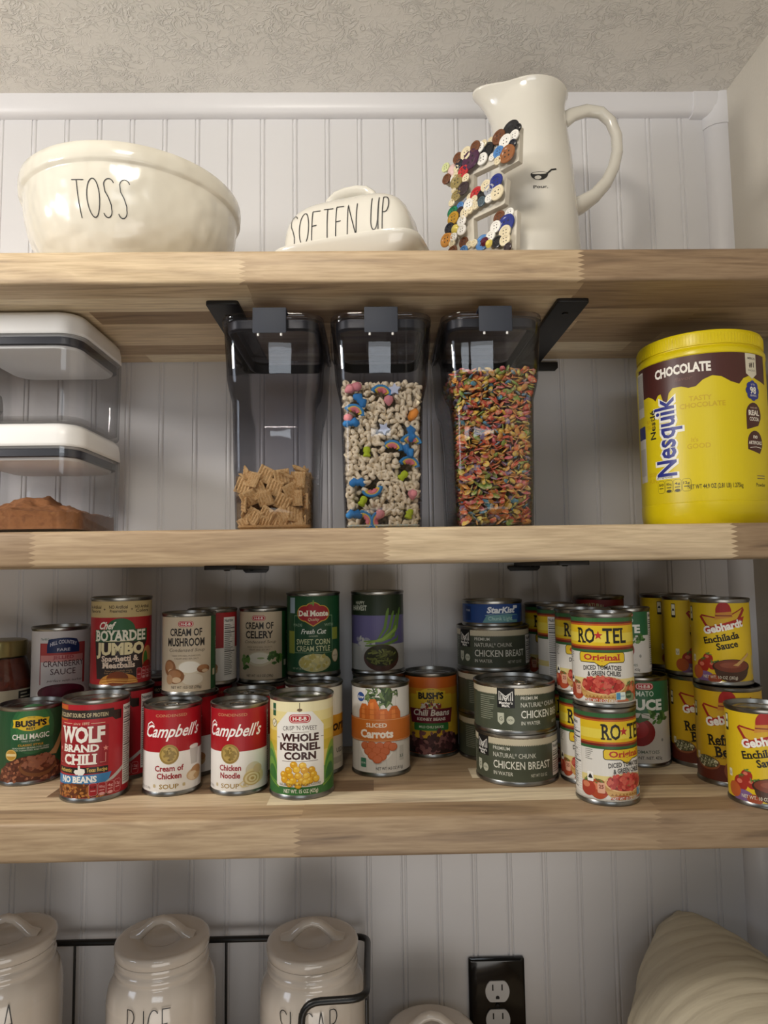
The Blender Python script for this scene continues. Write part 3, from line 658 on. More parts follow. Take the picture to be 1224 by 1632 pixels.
# ---- chicken breast
k = chick = kind(49.4, 50.2, 58.5, '454b3c', tab=True, z=(4.5, 54)); L = k.lab; W = PI * 49.4
L.rect(-W, 47, W, 54, 'c4bba2')
teeth = []; u = -70
while u < 70: teeth += [(u, 47.0), (u + 1.1, 45.6), (u + 2.2, 47.0)]; u += 2.2
for i in range(0, len(teeth), 3): L.poly(teeth[i:i + 3], 'c4bba2')
L.rect(-36, 31, -15, 54.2, '141414')
for s_ in (-1, 1):
    for j in range(3): L.stroke([(-25.5 + s_ * (8 - j * 2.2), 39.5), (-25.5 + s_ * (8 - j * 2.2), 50 - j * 2.6), (-25.5, 43.6 - j * 2.6 + .4)], 1.2, 'dcdad4')
L.text("Member's", -25.5, 35.4, 3.2, 'e6e4de', 16, .03); L.text('Mark.', -25.5, 32, 3.2, 'e6e4de', 9.6, .03)
rd = random.Random(2)
for i in range(12): L.rect(-62, 42.5 - i * 2.4, -62 + rd.uniform(15, 23), 43.3 - i * 2.4, '8a8e7c')
L.poly([(-36, 15), (-28, 15), (-28, 25), (-36, 25)], 'b9bba8'); L.poly([(-36, 15), (-28, 15), (-32, 11)], 'b9bba8'); L.text('G', -32, 16, 5, '454b3c', 4); L.ell(-20.5, 17, 4.6, 4.8, 'b9bba8'); L.text('NON', -20.5, 16, 2.4, '454b3c', 6)
L.text('PREMIUM', -8, 40.5, 4, 'd9d8cc', 21, .005, align='l'); L.text('NATURAL* CHUNK', -8, 32, 5.6, 'd9d8cc', 52, 0, align='l'); L.text('CHICKEN BREAST', -8, 19.5, 9, 'e6e5da', 72, .01, align='l'); L.text('IN WATER', -8, 11.6, 4.4, 'd9d8cc', 24, .005, align='l'); L.text('NET WT 12.5 OZ', 48, 10.6, 3.6, 'c9c8bc', 22, .01)
L.facts(70, 8, 100, 46)
# ---- tuna
k = tuna = kind(40.6, 41.4, 35, '1d3f7d', z=(4.5, 31)); L = k.lab; W = PI * 40.6
L.poly([(-16, 5.5), (36, 5.5), (36, 16), (20, 17), (-10, 15)], '5f8f94'); L.stroke([(-12, 15), (0, 17.5), (18, 18), (30, 19)], .5, '9fc0c4')
L.text('StarKist', 10, 18.5, 8, 'dfe4ea', 40, .04, shear=.2); L.text('Chunk Light', 9, 8.5, 5.2, 'a9cdc9', 34, .01); L.rect(-46, 8, -34, 27, '152c5c'); L.text('TUNA', -40, 20, 3, 'c2c9d6', 9); L.rr(28, 24, 36, 28, 1, 'd6dbe2'); L.rr(26, 9, 38, 15, 1, '2d5590')
# ---- diced tomatoes and green chilies
k = rotel = K211('dcd8d0'); L = k.lab; W = PI * 33
L.rect(-W, 92, W, 96.4, '2f5f34'); L.rect(-W, 62, W, 92, '6e1f16'); L.rect(-W, 64.5, W, 90, 'b5581c'); L.rect(-W, 66.5, W, 88, 'd9b81e'); L.rect(-W, 70, W, 80, 'e0cb4c'); L.rect(-W, 59, W, 62, '2f5f34')
L.text('RO', -17, 69.5, 16.5, '1c1714', 21, .02, slab=True); L.star(-3, 77.5, 5, 'b52a2c'); L.text('TEL', 15, 69.5, 16.5, '1c1714', 27, .02, slab=True)
L.poly([(-26, 50), (-24, 48), (-8, 48), (0, 43), (8, 48), (24, 48), (26, 50), (26, 57), (24, 59.5), (-24, 59.5), (-26, 57)], '1f1a14'); L.poly([(-25.2, 50.2), (-23.6, 48.8), (-8, 48.8), (0, 44), (8, 48.8), (23.6, 48.8), (25.2, 50.2), (25.2, 56.8), (23.6, 58.8), (-23.6, 58.8), (-25.2, 56.8)], 'dcb922')
L.text('Original', 0, 51, 6.4, 'b02426', 40, .03, slab=True)
L.text('DICED TOMATOES', 0, 39.5, 5, '1f1c1a', 42, .02, arc=1.5); L.text('& GREEN CHILIES', 2, 33.5, 5, '1f1c1a', 36, .02, arc=1.5)
L.rect(-W, 24, W, 31, 'dccb86')
for u, r, c in ((-32, 11, 'b04a2c'), (-44, 9, 'a83a26'), (30, 8, 'ac4030'), (38, 11, 'b5502f'), (-24, 6, '9f3322')): L.ell(u, 17, r, r * .95, c); L.ell(u - 2, 20, r * .5, r * .35, 'cf7a58'); 
for u in (-32, -44, 30, 38): L.chunks(u, 25, 4, 2, 6, 2.6, ['4f6a34', '6a8444'], int(abs(u)), .25)
L.ell(0, 21, 27, 13, 'b98a4a'); L.ell(0, 16, 24, 10.5, 'c49a5a', 180, 360); L.ell(0, 24, 25.6, 10, 'dcb67c'); L.ell(0, 24, 23.6, 8.6, '8a221e'); L.chunks(0, 24.6, 22.4, 8.2, 120, 2.5, ['8a8a48', 'b8302c', 'c9483c', 'a02824', 'd0604e', 'bf3c34', 'a83028', 'c45a48'], 21, .8)
for i in range(11): L.poly([(-20 + i * 4, 11), (-18 + i * 4, 13.5), (-16 + i * 4, 11)], '9a6a30')
L.ell(30, 11, 9, 5, '7a8a6a'); L.ell(-8, 7, 12, 4, 'b55232', 0, 180); L.ell(20, 7, 9, 4, 'b86a4a', 0, 180)
L.rr(13, 9, 24, 17, .8, 'd9e4da'); L.rect(13.4, 9.4, 18, 16.6, '4a8ab0'); L.text('NON GMO', 20.6, 12, 2.2, '2a5a8a', 5); L.rr(25, 10, 33, 18, 2, '2f4a2a'); L.text('NON BPA', 29, 13, 2.2, 'cfe0b0', 6.4)
L.rect(-W, 5.2, W, 6.6, 'b8b2a8'); L.text('NET WT 10 OZ (283g)', -2, 6.8, 3.2, 'e6e2da', 32, .015)
L.facts(-74, 10, -52, 88); L.rr(-44, 24, -37, 34, 1, 'f0ede6'); L.star(-40.5, 29, 3.2, '1f1c1a', 3, .6); L.rr(-33, 13, -25, 24, 1.5, 'd9a48a'); L.text('25', -29, 18, 4, '7a2a1c', 5, .02)
rd = random.Random(6)
for i in range(6): L.rect(-46, 57 - i * 2, -46 + rd.uniform(5, 10), 57.6 - i * 2, '6a665e')
# ---- tomato sauce / paste
def tomato(k, w, a, b, hh):
    L = k.lab; W = PI * k.R; H = k.H
    L.rect(-W, H * .6, W, H - 5.2, '2f6a45'); L.heb(w * .1, H * .9, w * .42); L.text(a, 0, H * .79, H * .06, 'd9e6d8', w * .62, .01); L.text(b, 0, H * .64, H * .115, 'eef0ea', w * 1.05, .05)
    L.chunks(w * .3, H * .56, w * .42, H * .06, 18, w * .09, ['4a7a3a', '6a9450', '3a6230'], 4, .5); L.stroke([(0, H * .6), (w * .2, H * .57), (w * .5, H * .56)], .7, '4a6a34')
    L.ell(-w * .05, H * .39, w * .36, H * .155, '8f2026'); L.ell(-w * .1, H * .42, w * .26, H * .1, 'ad2c30'); L.ell(-w * .14, H * .46, w * .08, H * .03, 'd07a74')
    L.poly([(-w * .3, H * .53), (-w * .05, H * .49), (w * .2, H * .54), (w * .02, H * .55), (0, H * .6), (-w * .06, H * .55)], '3f6a38')
    L.text('TOMATOES', w * .1, H * .155, H * .035, '5a6a5a', w * .6, .01); L.text('CONT. NET. 425g', w * .12, H * .09, H * .035, '4a4a46', w * .7, .01); L.ell(w * .5, H * .3, 1.6, 2, '9a9a96'); L.facts(W * .42, 10, W * .7, H * .93)
    return k
sauce = tomato(K300('d8d5cf'), 54, 'TOMATO', 'SAUCE', 0)
paste = tomato(kind(26.5, 27.3, 88, 'd8d5cf'), 40, 'TOMATO', 'PASTE', 0)
k = redcan = K211('7a1a1e'); L = k.lab; L.text('100% NATURAL', -6, 84, 5.4, '9fa878', 40, .015, arc=3); L.text('TOMATO', 0, 70, 8, 'd8c9b0', 36, .03); L.ell(0, 40, 18, 16, 'a83430')
# ---- yellow sauce cans and refried beans (sombrero badge)
def badge(L, u, v, s):
    L.poly([(u - 27 * s, v + 12 * s), (u - 20 * s, v + 1 * s), (u - 10 * s, v - 3 * s), (u + 14 * s, v + 1 * s), (u + 27 * s, v + 20 * s), (u + 25 * s, v + 24 * s), (u + 8 * s, v + 15 * s), (u - 8 * s, v + 12 * s), (u - 24 * s, v + 15 * s)], '9a2420')
    L.poly([(u - 24 * s, v + 13 * s), (u - 8 * s, v + 10.6 * s), (u + 9 * s, v + 14 * s), (u + 24 * s, v + 22 * s), (u + 12 * s, v + 4 * s), (u - 10 * s, v - 1 * s), (u - 18 * s, v + 3 * s)], 'd3a92a')
    L.ell(u + 1 * s, v + 19 * s, 8.6 * s, 11 * s, 'a32622', -10, 190); L.poly([(u - 8 * s, v + 17 * s), (u + 9.6 * s, v + 18.6 * s), (u + 11 * s, v + 12 * s), (u - 9 * s, v + 9 * s)], 'c98a34'); L.rect(u - 8 * s, v + 13 * s, u + 10 * s, v + 14.4 * s, '8a3a28')
    L.poly([(u - 22 * s, v - 2 * s), (u - 16 * s, v - 8 * s), (u + 22 * s, v + 3 * s), (u + 26 * s, v + 13 * s)], 'a8241f'); L.text('Gebhardt', u + 1 * s, v - 3.4 * s, 9 * s, 'efece4', 46 * s, .045, rot=13)
def geb(k, refried):
    L = k.lab; W = PI * k.R; s = k.R / 33
    badge(L, 0, 68 * s, s)
    if refried:
        L.text('Refried', -2, 47, 12, '1c1714', 42, .03, slab=True, rot=6); L.text('Beans', 2, 34, 12, '1c1714', 34, .03, slab=True, rot=6); L.text('MEXICAN STYLE', -4, 31, 3, '4a3a28', 28, rot=5)
        L.rect(-W, 5.2, W, 24, '5c2419'); L.ell(-26, 24, 16, 8, '8a5030'); L.ell(-26, 25, 14.5, 6.6, '4a4a34'); L.chunks(-26, 25, 13, 6, 70, 1.6, ['c9c6a4', 'e0dcc0', '6a6a48', '8f8f6c'], 4, .6); L.ell(14, 18, 20, 16, '8a4e34'); L.ell(14, 22, 17, 10, 'a06a50')
    else:
        L.text('Enchilada', -2, 52, 8, '1c1714', 40, .025, slab=True, rot=11); L.text('Sauce', 4, 43.5, 8, '1c1714', 24, .025, slab=True, rot=11)
        for u, v, r in ((-19, 31, 6), (-26, 22, 8), (-14, 23, 5)): L.ell(u, v, r, r, 'a02c20'); L.ell(u - 1, v + 2, r * .4, r * .3, 'd0705a'); L.chunks(u + 2, v + r, 4, 1.6, 5, 2.6, ['4a6a30', '6a8444'], int(v), .25)
        L.ell(-24, 9, 12, 7, '7a5a8a'); L.ell(-34, 14, 8, 8, 'b5582a'); L.ell(-12, 8, 8, 5, '9a4a30')
        L.ell(8, 22, 22, 9, '3a2418'); L.ell(8, 18, 19.6, 13.5, '4a3022', 180, 360); L.ell(8, 23, 20, 7.2, '7a3a26'); L.ell(6, 24, 12, 3.4, '8f4c34')
        L.poly([(8, 24), (12, 26), (28, 38), (30, 36), (14, 23)], 'c9a060'); L.text('NET WT. 10 OZ (283g)', -6, 8, 3.6, 'd9d0bc', 38, .015)
    L.rr(-46, 74, -40, 92, .8, '1c1a18'); L.rr(-45.4, 77, -40.6, 91, .5, 'e6e0c0'); L.star(-43, 84, 2.2, '1c1a18', 3, .6); L.rr(-42, 26, -37, 34, .8, 'e6e0c0'); L.text('U', -39.5, 28, 3.4, '1c1a18', 2.6); L.facts(48, 10, 70, 90); L.rect(38, 12, 41, 34, 'c9c0a0')
    return k
ench = geb(K211('d9b81c'), False); refr = geb(K300('cfa81e'), True)
# ---- plain short wide tin under the cranberry sauce
k = short = kind(36.2, 36.8, 70, '3a3230', z=(4.5, 65.5)); k.lab.rect(-60, 20, 60, 50, '5a4a40')

for k_, g_ in ((wolf, 'red chili cans'), (cream, 'red and white soup cans'), (noodle, 'red and white soup cans'), (mush, 'tan cream soup cans'), (celery, 'tan cream soup cans'), (corn_b, 'pale corn cans'), (gbeans, 'string bean cans'), (chick, 'chicken breast cans'), (rotel, 'diced tomato and chili cans'), (ench, 'yellow enchilada sauce cans'), (refr, 'yellow refried beans cans')): k_.group = g_
# left block
magic.place('bean_can', 'green chili bean can at the far left front of the bottom shelf', 'can', -441, -128, 0, 2)
wolf.place('chili_can', 'red no-beans chili can at the front left of the bottom shelf', 'can', -334, -194.4, 0, -13)
wolf.place('chili_can', 'red chili can below the tall spaghetti and meatballs can', 'can', -330, -117, 0, -30)
wolf.place('chili_can', 'red chili can at the back, half hidden between spaghetti can and mushroom soup', 'can', -318, -40, 0, -4)
chef.place('pasta_can', 'red spaghetti and meatballs can stacked high at the left', 'can', -332, -123, 112, -2)
short.place('wide_can', 'short wide can holding up the white cranberry sauce can', 'can', -446.5, -46, 0, 0)
cran.place('cranberry_can', 'white and red cranberry sauce can at the left', 'can', -443, -47, 70, 4)
cream.place('soup_can', 'red and white cream of chicken soup can in front of the mushroom soup', 'can', -248.5, -181.2, 0, -3)
cream.place('soup_can', 'red and white soup can underneath the cream of mushroom can', 'can', -244, -112, 0, -42)
cream.place('soup_can', 'red and white soup can at the back, left column, lower of two', 'can', -240, -42.5, 0, 30)
noodle.place('soup_can', 'red and white chicken noodle soup can at the front', 'can', -168.5, -183.7, 0, -16)
noodle.place('soup_can', 'red and white soup can with its lid showing behind chicken noodle', 'can', -168, -114.5, 0, -38)
noodle.place('soup_can', 'red and white soup can underneath the cream of celery can', 'can', -165, -45.5, 0, 20)
mush.place('soup_can', 'tan and green cream of mushroom soup can on upper layer', 'can', -245, -124, 101.6, -6)
cream.place('soup_can', 'red and white soup can on upper layer, peeking out behind cream of mushroom', 'can', -232.5, -50, 101.6, -60)
celery.place('soup_can', 'tan and green cream of celery soup can on upper layer', 'can', -163, -39.5, 101.6, -10)
corn.place('corn_can', 'yellow and green whole kernel corn can at the front', 'can', -93.2, -198.3, 0, -2)
corn_b.place('corn_can', 'pale corn can with orange band, behind the whole kernel corn', 'can', -86, -114, 0, 48)
corn_b.place('corn_can', 'pale corn can at the very back underneath the green cream style corn', 'can', -92, -39, 0, 0)
delm.place('corn_can', 'dark green cream style sweet corn can on upper layer', 'can', -92, -50, 112, 0)
carrot.place('carrot_can', 'white and orange sliced carrots can', 'can', 0, -120.5, 0, -4)
gbeans.place('green_bean_can', 'purple and dark green string bean can on upper layer', 'can', -2, -40, 112, 6)
gbeans.place('green_bean_can', 'lower string bean can mostly hidden behind the carrots', 'can', -1, -42.5, 0, 0)
chili_beans.place('bean_can', 'yellow and orange chili kidney beans can', 'can', 71.5, -40, 0, 0)
# chicken and tuna
chick.place('chicken_can', 'dark green chicken breast can, lower one of the front stack', 'can', 167, -154.6, 0, -24)
chick.place('chicken_can', 'dark green chicken breast can, upper one of the front stack, logo facing out', 'can', 166, -154.6, 58.5, 18)
chick.place('chicken_can', 'dark green chicken breast can at the bottom of the back stack', 'can', 158.5, -54, 0, 20)
chick.place('chicken_can', 'dark green chicken breast can in the middle of the back stack', 'can', 158.5, -54, 58.5, 30)
chick.place('chicken_can', 'dark green chicken breast can directly underneath the blue tuna tin', 'can', 158.5, -54, 117, -20)
tuna.place('tuna_can', 'small blue tuna tin on top of the chicken cans', 'can', 157, -62, 175.5, 4)
# tomato and chilies columns
ys = (-242.2, -173, -104, -35.5)
rotel.place('tomato_can', 'diced tomato and chili can at the front, lower one, label turned right', 'can', 249, -242.2, 0, 40)
rotel.place('tomato_can', 'diced tomato and chili can at the front, upper one with label facing out', 'can', 250, -240, 101.6, -1)
rotel.place('tomato_can', 'diced tomato and chili can, lower layer, second from the front', 'can', 251, -173.5, 0, 4)
rotel.place('tomato_can', 'diced tomato and chili can, upper layer, second from the front', 'can', 250, -171, 101.6, 6)
rotel.place('tomato_can', 'diced tomato and chili can, lower layer, third from the front', 'can', 243, -105, 0, 30)
rotel.place('tomato_can', 'diced tomato and chili can, upper layer, third from front, nutrition panel showing', 'can', 244, -103, 101.6, 94)
rotel.place('tomato_can', 'diced tomato and chili can, lower layer, at the wall', 'can', 244, -36, 0, 0)
rotel.place('tomato_can', 'diced tomato and chili can, upper layer, at the wall', 'can', 243, -34.9, 101.6, 10)
sauce.place('tomato_can', 'green and white tomato sauce can behind the tomato and chili column', 'can', 341, -102.5, 0, 4)
redlow = kind(33.0, 34.0, 111, '7a1a1e'); redlow.lab.rect(-60, 40, 60, 60, 'd8c9b0')
redlow.place('tomato_can', 'red can underneath the dark red can, hidden by the columns', 'can', 312.5, -36, 0, 0)
paste.place('tomato_paste_can', 'slim green and white tomato paste can standing on the sauce can', 'can', 330, -108, 112, -14)
redcan.place('tomato_can', 'dark red can at the back, only its top band visible', 'can', 316, -36, 111, -12)
# yellow cans
ench.place('sauce_can', 'yellow enchilada sauce can at the front right, on the shelf', 'can', 412, -260.6, 0, 8)
refr.place('bean_can', 'yellow refried beans can, lower layer, second from the front', 'can', 416, -188.6, 0, -2)
refr.place('bean_can', 'yellow refried beans can, lower layer, third from the front', 'can', 417, -113.2, 0, 6)
refr.place('bean_can', 'yellow refried beans can, lower layer, at the wall', 'can', 408, -37.8, 0, 40)
ench.place('sauce_can', 'yellow enchilada sauce can, upper layer, nearest one with the bowl picture', 'can', 417, -178, 112, 6)
ench.place('sauce_can', 'yellow enchilada sauce can, upper layer, middle one turned away', 'can', 413, -105, 112, 40)
ench.place('sauce_can', 'yellow enchilada sauce can, upper layer, at the wall', 'can', 410, -36, 112, 62)

# ================================================================== TOP SHELF
ZT = 605.8
def interp(prof, z):
    for (r0, z0), (r1, z1) in zip(prof, prof[1:]):
        if z0 <= z <= z1: return r0 + (r1 - r0) * (z - z0) / max(1e-6, z1 - z0)
    return prof[-1][0]
def smoothprof(pts, n=6):
    """Catmull-Rom through (r, z) points"""
    out = []
    for i in range(len(pts) - 1):
        p0, p1, p2, p3 = pts[max(0, i - 1)], pts[i], pts[i + 1], pts[min(len(pts) - 1, i + 2)]
        for k in range(n):
            t = k / n
            out.append(tuple(.5 * (2 * b + (c - a) * t + (2 * a - 5 * b + 4 * c - d) * t * t + (3 * b - a - 3 * c + d) * t ** 3) for a, b, c, d in zip(p0, p1, p2, p3)))
    return out + [pts[-1]]
def dimpled():
    nt = NT('hand_formed_glaze'); tc = nt.n('ShaderNodeTexCoord'); n = nt.n('ShaderNodeTexNoise'); n.inputs['Scale'].default_value = 34; n.inputs['Detail'].default_value = 1
    nt.l(tc.outputs['Object'], n.inputs['Vector']); bump(nt, n.outputs[0], .6, .009)
    b = nt.b; b.inputs['Base Color'].default_value = lin('dcd7ca'); b.inputs['Roughness'].default_value = .2; b.inputs['Coat Weight'].default_value = .3; return nt.m
# --- salad bowl
bo = thing('salad_bowl', 'large cream ceramic bowl lettered TOSS on the top shelf', 'bowl', (-316, -146, ZT))
outer = smoothprof([(64, 0), (72, 3), (90, 16), (110, 38), (123, 62), (129.5, 88), (131.5, 108), (132.5, 111.5)], 5)
op = outer + [(135, 113), (136.5, 116), (137, 126), (136.5, 132), (134.5, 134.6), (131, 134)]
inner = [(128, 118), (124, 85), (112, 52), (88, 24), (60, 14), (0, 12)]
MB().lathe([(0, 2), (58, 2), (60, 0)] + op + inner, 96).build('bowl_body', dimpled(), bo, smooth=60)
lb = Lab(); pen(lb, 'TOSS', -27, 52, 40, 14.5, 2.6, 1.15, INK)
link('lettering', lb.mesh(lambda u, v, d: ((interp(op, v) + d + .25) * math.sin(u / 128), -(interp(op, v) + d + .25) * math.cos(u / 128), v), 3), bo)
# --- butter dish
bd = thing('butter_dish', 'white covered butter dish lettered SOFTEN UP beside the bowl', 'butter dish', (-28, -207, ZT), R_(-19))
def sring(a, b, z, n=4.6, k=88):
    out = []
    for i in range(k):
        t = 2 * PI * i / k; c, s_ = math.cos(t), math.sin(t)
        out.append((a * math.copysign(abs(c) ** (2 / n), c), b * math.copysign(abs(s_) ** (2 / n), s_), z))
    return out
MB().loft([sring(62, 30, 1), sring(66, 34, 0), sring(72, 38, 4), sring(84, 46, 16), sring(91, 52, 26), sring(93.5, 54, 30), sring(93, 53.5, 32), sring(88, 49, 31), sring(80, 42, 27), sring(40, 20, 26)]).build('dish', CERAMIC, bd, smooth=60)
LA, LBb, LH = 82, 43, 70
def lid_ab(z): q = max(0., 1 - (z / LH) ** 4.2) ** .42; return LA * (.16 + .84 * q) * (1 - .05 * z / LH), LBb * (.12 + .88 * q) * (1 - .09 * z / LH)
zs = [0, 2, 10, 20, 30, 40, 48, 54, 59, 63, 66, 68, 69.3, 70]
mb = MB().loft([sring(LA - 4, LBb - 4, 28)] + [sring(*lid_ab(z), z + 28) for z in zs])
mb.build('cover', CERAMIC, bd, smooth=60)
MB().tube([(-30, 0, 95), (-27, 0, 103), (-19, 0, 110), (-8, 0, 112.5), (8, 0, 112.5), (19, 0, 110), (27, 0, 103), (30, 0, 95)], [(9, 5), (8.4, 4.4), (8, 4), (8, 4), (8, 4), (8, 4), (8.4, 4.4), (9, 5)], 14).build('handle', CERAMIC, bd, smooth=60)
lb = Lab(); pen(lb, 'SOFTEN', -68, 6, 42, 12.4, 3.0, 1.25, INK); pen(lb, 'UP', 38, 10, 42, 9.5, 3.5, 1.25, INK)
def on_lid(u, v, d):
    a, b = lid_ab(v); q = max(0., 1 - (abs(u) / a) ** 4.6) ** (1 / 4.6)
    return (u, -(b * q + d + .3), v + 28)
link('lettering', lb.mesh(on_lid, 2.5), bd)
# --- pitcher
pi_ = thing('pitcher', 'tall cream ceramic pitcher with side handle and printed pan', 'pitcher', (211, -146, ZT))
pp = smoothprof([(56, 0), (59.5, 3), (61, 12), (60.5, 50), (58, 110), (54.5, 170), (50, 215), (47, 240), (46.5, 256), (48.5, 268), (51, 275)], 5)
def pring(r, z, n=80):
    out = []
    for i in range(n):
        a = 2 * PI * i / n; dx, dy = math.sin(a), -math.cos(a)
        k = max(0., (z - 218) / 57); da = math.atan2(math.sin(a + PI / 2 - .12), math.cos(a + PI / 2 - .12))
        rr = r + 27 * k ** 1.6 * math.exp(-(da / .42) ** 2)
        out.append((rr * dx, rr * dy, z + 4 * k * k * math.exp(-(da / .5) ** 2)))
    return out
mb = MB(); mb.loft([pring(r, z) for r, z in pp] + [pring(49.5, 277), pring(47, 276), pring(44, 266), pring(43, 240), pring(46, 200), pring(54, 60), pring(50, 8)], cap0=True, cap1=True)
mb.build('pitcher_body', CERAMIC, pi_, smooth=60)
MB().tube([(43, 0, 246), (58, 0, 256), (78, 0, 262), (97, 0, 259), (110, 0, 246), (117, 0, 226), (117, 0, 204), (111, 0, 181), (100, 0, 160), (84, 0, 142), (66, 0, 130), (52, 0, 124)],
          [(13, 10), (11, 8.5), (9.5, 8), (9, 7.8), (9, 7.6), (9, 7.4), (9, 7.4), (9, 7.6), (9.4, 7.8), (10.5, 8), (13, 9), (15, 10)], 16).build('handle', CERAMIC, pi_, smooth=60)
lb = Lab(); I2 = M('242322', .4)
lb.ell(-4, 140, 11, 9, I2, 180, 360); lb.ell(-4, 140, 11, 2.4, I2); lb.ell(-4, 140.3, 9, 1.4, CERAMIC); lb.ell(-6, 134.5, 4.2, 2.6, CERAMIC)
lb.stroke([(6, 140), (12, 145.5), (19, 147.5)], 2.0, I2); lb.text('Pour.', -3, 120, 4.4, I2, 18, .012)
link('printed_pan', lb.mesh(lambda u, v, d: ((interp(pp, v) + d + .3) * math.sin(u / 57), -(interp(pp, v) + d + .3) * math.cos(u / 57), v), 2.5), pi_)
# --- button-covered letter E
E_ = thing('button_letter', 'letter E covered in coloured buttons, leaning in front of the pitcher', 'letter ornament', (81.6, -200.4, ZT + .6))
E_.rotation_euler = (-.10, 0, -.83)
outl = [(2, 0), (111, 0), (111, 51), (84, 51), (81, 37), (50, 36), (47, 66), (90, 66), (93, 67), (95, 98), (90, 98), (46, 96), (44, 126), (80, 124), (85, 111), (111, 112), (111, 157), (0, 157), (-2, 133), (12, 133), (13, 24), (0, 24)]
MB().prism(outl, 'y', 0, 8).build('letter_board', M('cdc6b8', .6), E_, smooth=0, bevel=.6)
BUT = [(98.7,156.4,9.5,'k'),(110.1,152.5,4.0,'k'),(82.8,154.7,7.5,'n'),(70.2,157.3,3.5,'c'),(106.3,143.7,5.5,'w'),(95.0,141.3,7.0,'w'),(105.6,132.8,4.5,'v'),(82.3,137.8,4.5,'o'),(87.0,130.6,6.0,'b'),(99.4,122.3,8.8,'t'),(86.8,119.8,4.5,'c'),(66.9,146.6,7.2,'k'),(61.7,155.9,4.0,'c'),(56.9,152.7,5.5,'w'),(73.2,134.1,4.0,'w'),(60.3,136.4,6.2,'w'),(50.9,155.7,6.0,'n'),(36.4,153.7,7.0,'c'),(44.4,141.9,10.5,'p'),(23.5,153.7,6.0,'n'),(26.8,144.6,5.0,'v'),(10.0,147.3,6.5,'i'),(-0.4,154.6,5.0,'e'),(2.1,137.6,5.5,'n'),(22.2,139.8,3.5,'c'),(33.6,131.0,6.5,'r'),(12.9,133.8,4.5,'w'),(21.3,132.2,3.5,'c'),(38.3,119.8,4.5,'c'),(23.3,122.1,7.8,'o'),(34.9,107.8,7.0,'d'),(23.7,103.1,6.0,'o'),(19.8,111.1,3.0,'c'),(35.8,91.6,5.5,'g'),(42.2,95.5,3.8,'c'),(53.5,93.4,7.5,'r'),(64.0,87.1,6.0,'k'),(70.0,95.4,6.0,'c'),(75.3,87.6,6.0,'g'),(84.9,94.1,7.5,'u'),(86.8,79.3,7.5,'c'),(75.2,76.8,4.5,'w'),(64.5,77.6,5.0,'q'),(53.2,85.2,4.0,'c'),(44.3,82.4,6.0,'w'),(55.8,75.9,4.0,'c'),(27.2,89.7,4.5,'b'),(16.5,85.1,6.5,'G'),(17.2,96.2,4.0,'c'),(29.0,81.0,5.0,'d'),(38.8,73.6,5.5,'c'),(19.2,75.5,7.0,'y'),(34.7,64.7,5.5,'w'),(15.1,63.0,6.0,'v'),(24.2,58.8,4.8,'Y'),(35.3,52.8,5.5,'w'),(11.1,49.4,7.5,'a'),(22.8,48.2,4.5,'w'),(34.1,40.0,5.5,'n'),(20.6,40.7,4.0,'c'),(86.8,51.0,6.5,'n'),(101.2,50.3,5.0,'w'),(98.2,38.0,9.0,'u'),(84.3,38.8,6.0,'w'),(98.0,27.1,6.5,'c'),(78.7,28.3,5.5,'w'),(63.2,28.4,8.0,'b'),(70.9,24.4,4.5,'m'),(88.9,17.6,6.0,'k'),(100.9,15.1,6.0,'c'),(77.9,19.1,4.0,'Y'),(52.2,31.0,4.0,'c'),(43.0,33.4,4.0,'c'),(47.4,73.3,3.5,'c'),(22,30,6,'n'),(8,14,6.5,'w'),(36,28,5,'b'),(24,13,7,'c'),(42,14,6.5,'o'),(60,12,6,'w'),(105,4.6,4.2,'d')]
BC = dict(k='1f1f22', n='6a412a', c='dccfb0', w='e6e3dd', v='20222e', o='8c7c4c', b='4f7fb8', t='8e5a36', p='45243f', i='d9b8b4', e='c9cf9a', r='b02c30', d='3a2c30', g='9b9da6', u='27327c', q='4a5a64', G='1f7a54', y='c1942e', Y='dcc862', a='c98c40', m='52122a')
placed = []
for s_, t_, r, c in BUT:
    lift = 0.; r *= 1.27
    for ps, pt, pr, pl in placed:
        if math.hypot(s_ - ps, t_ - pt) < (r + pr) * .9: lift = max(lift, pl + 1.5)
    lift = min(lift, 6.0); placed.append((s_, t_, r, lift)); h = 2.4
    mb = MB()
    if c in 'iYm': mb.lathe([(0, h + 1.6), (r * .5, h + 1.3), (r * .85, h * .8), (r, h * .3), (r * .9, 0), (0, 0)], 24)
    else: mb.lathe([(0, 1.4), (r * .55, 1.4), (r * .66, h * .95), (r * .8, h), (r * .95, h * .8), (r, h * .4), (r * .95, 0), (0, 0)], 24)
    if c not in 'iYm':
        hr = max(.5, r * .1); q = r * .24
        for hx, hy in ((q, q), (-q, q), (q, -q), (-q, -q)) if r > 5 or c == 'w' else ((q, 0), (-q, 0)): mb.lathe([(0, 1.46), (hr, 1.46), (hr, 1.0), (0, 1.0)], 8, (hx, hy), mi=1)
    mb.build('button', [M(BC[c], .25), M('15120f', .6)], E_, (s_, -lift - .05, t_), (PI / 2, 0, 0))

# ================================================================== MIDDLE SHELF
ZM = 298.8
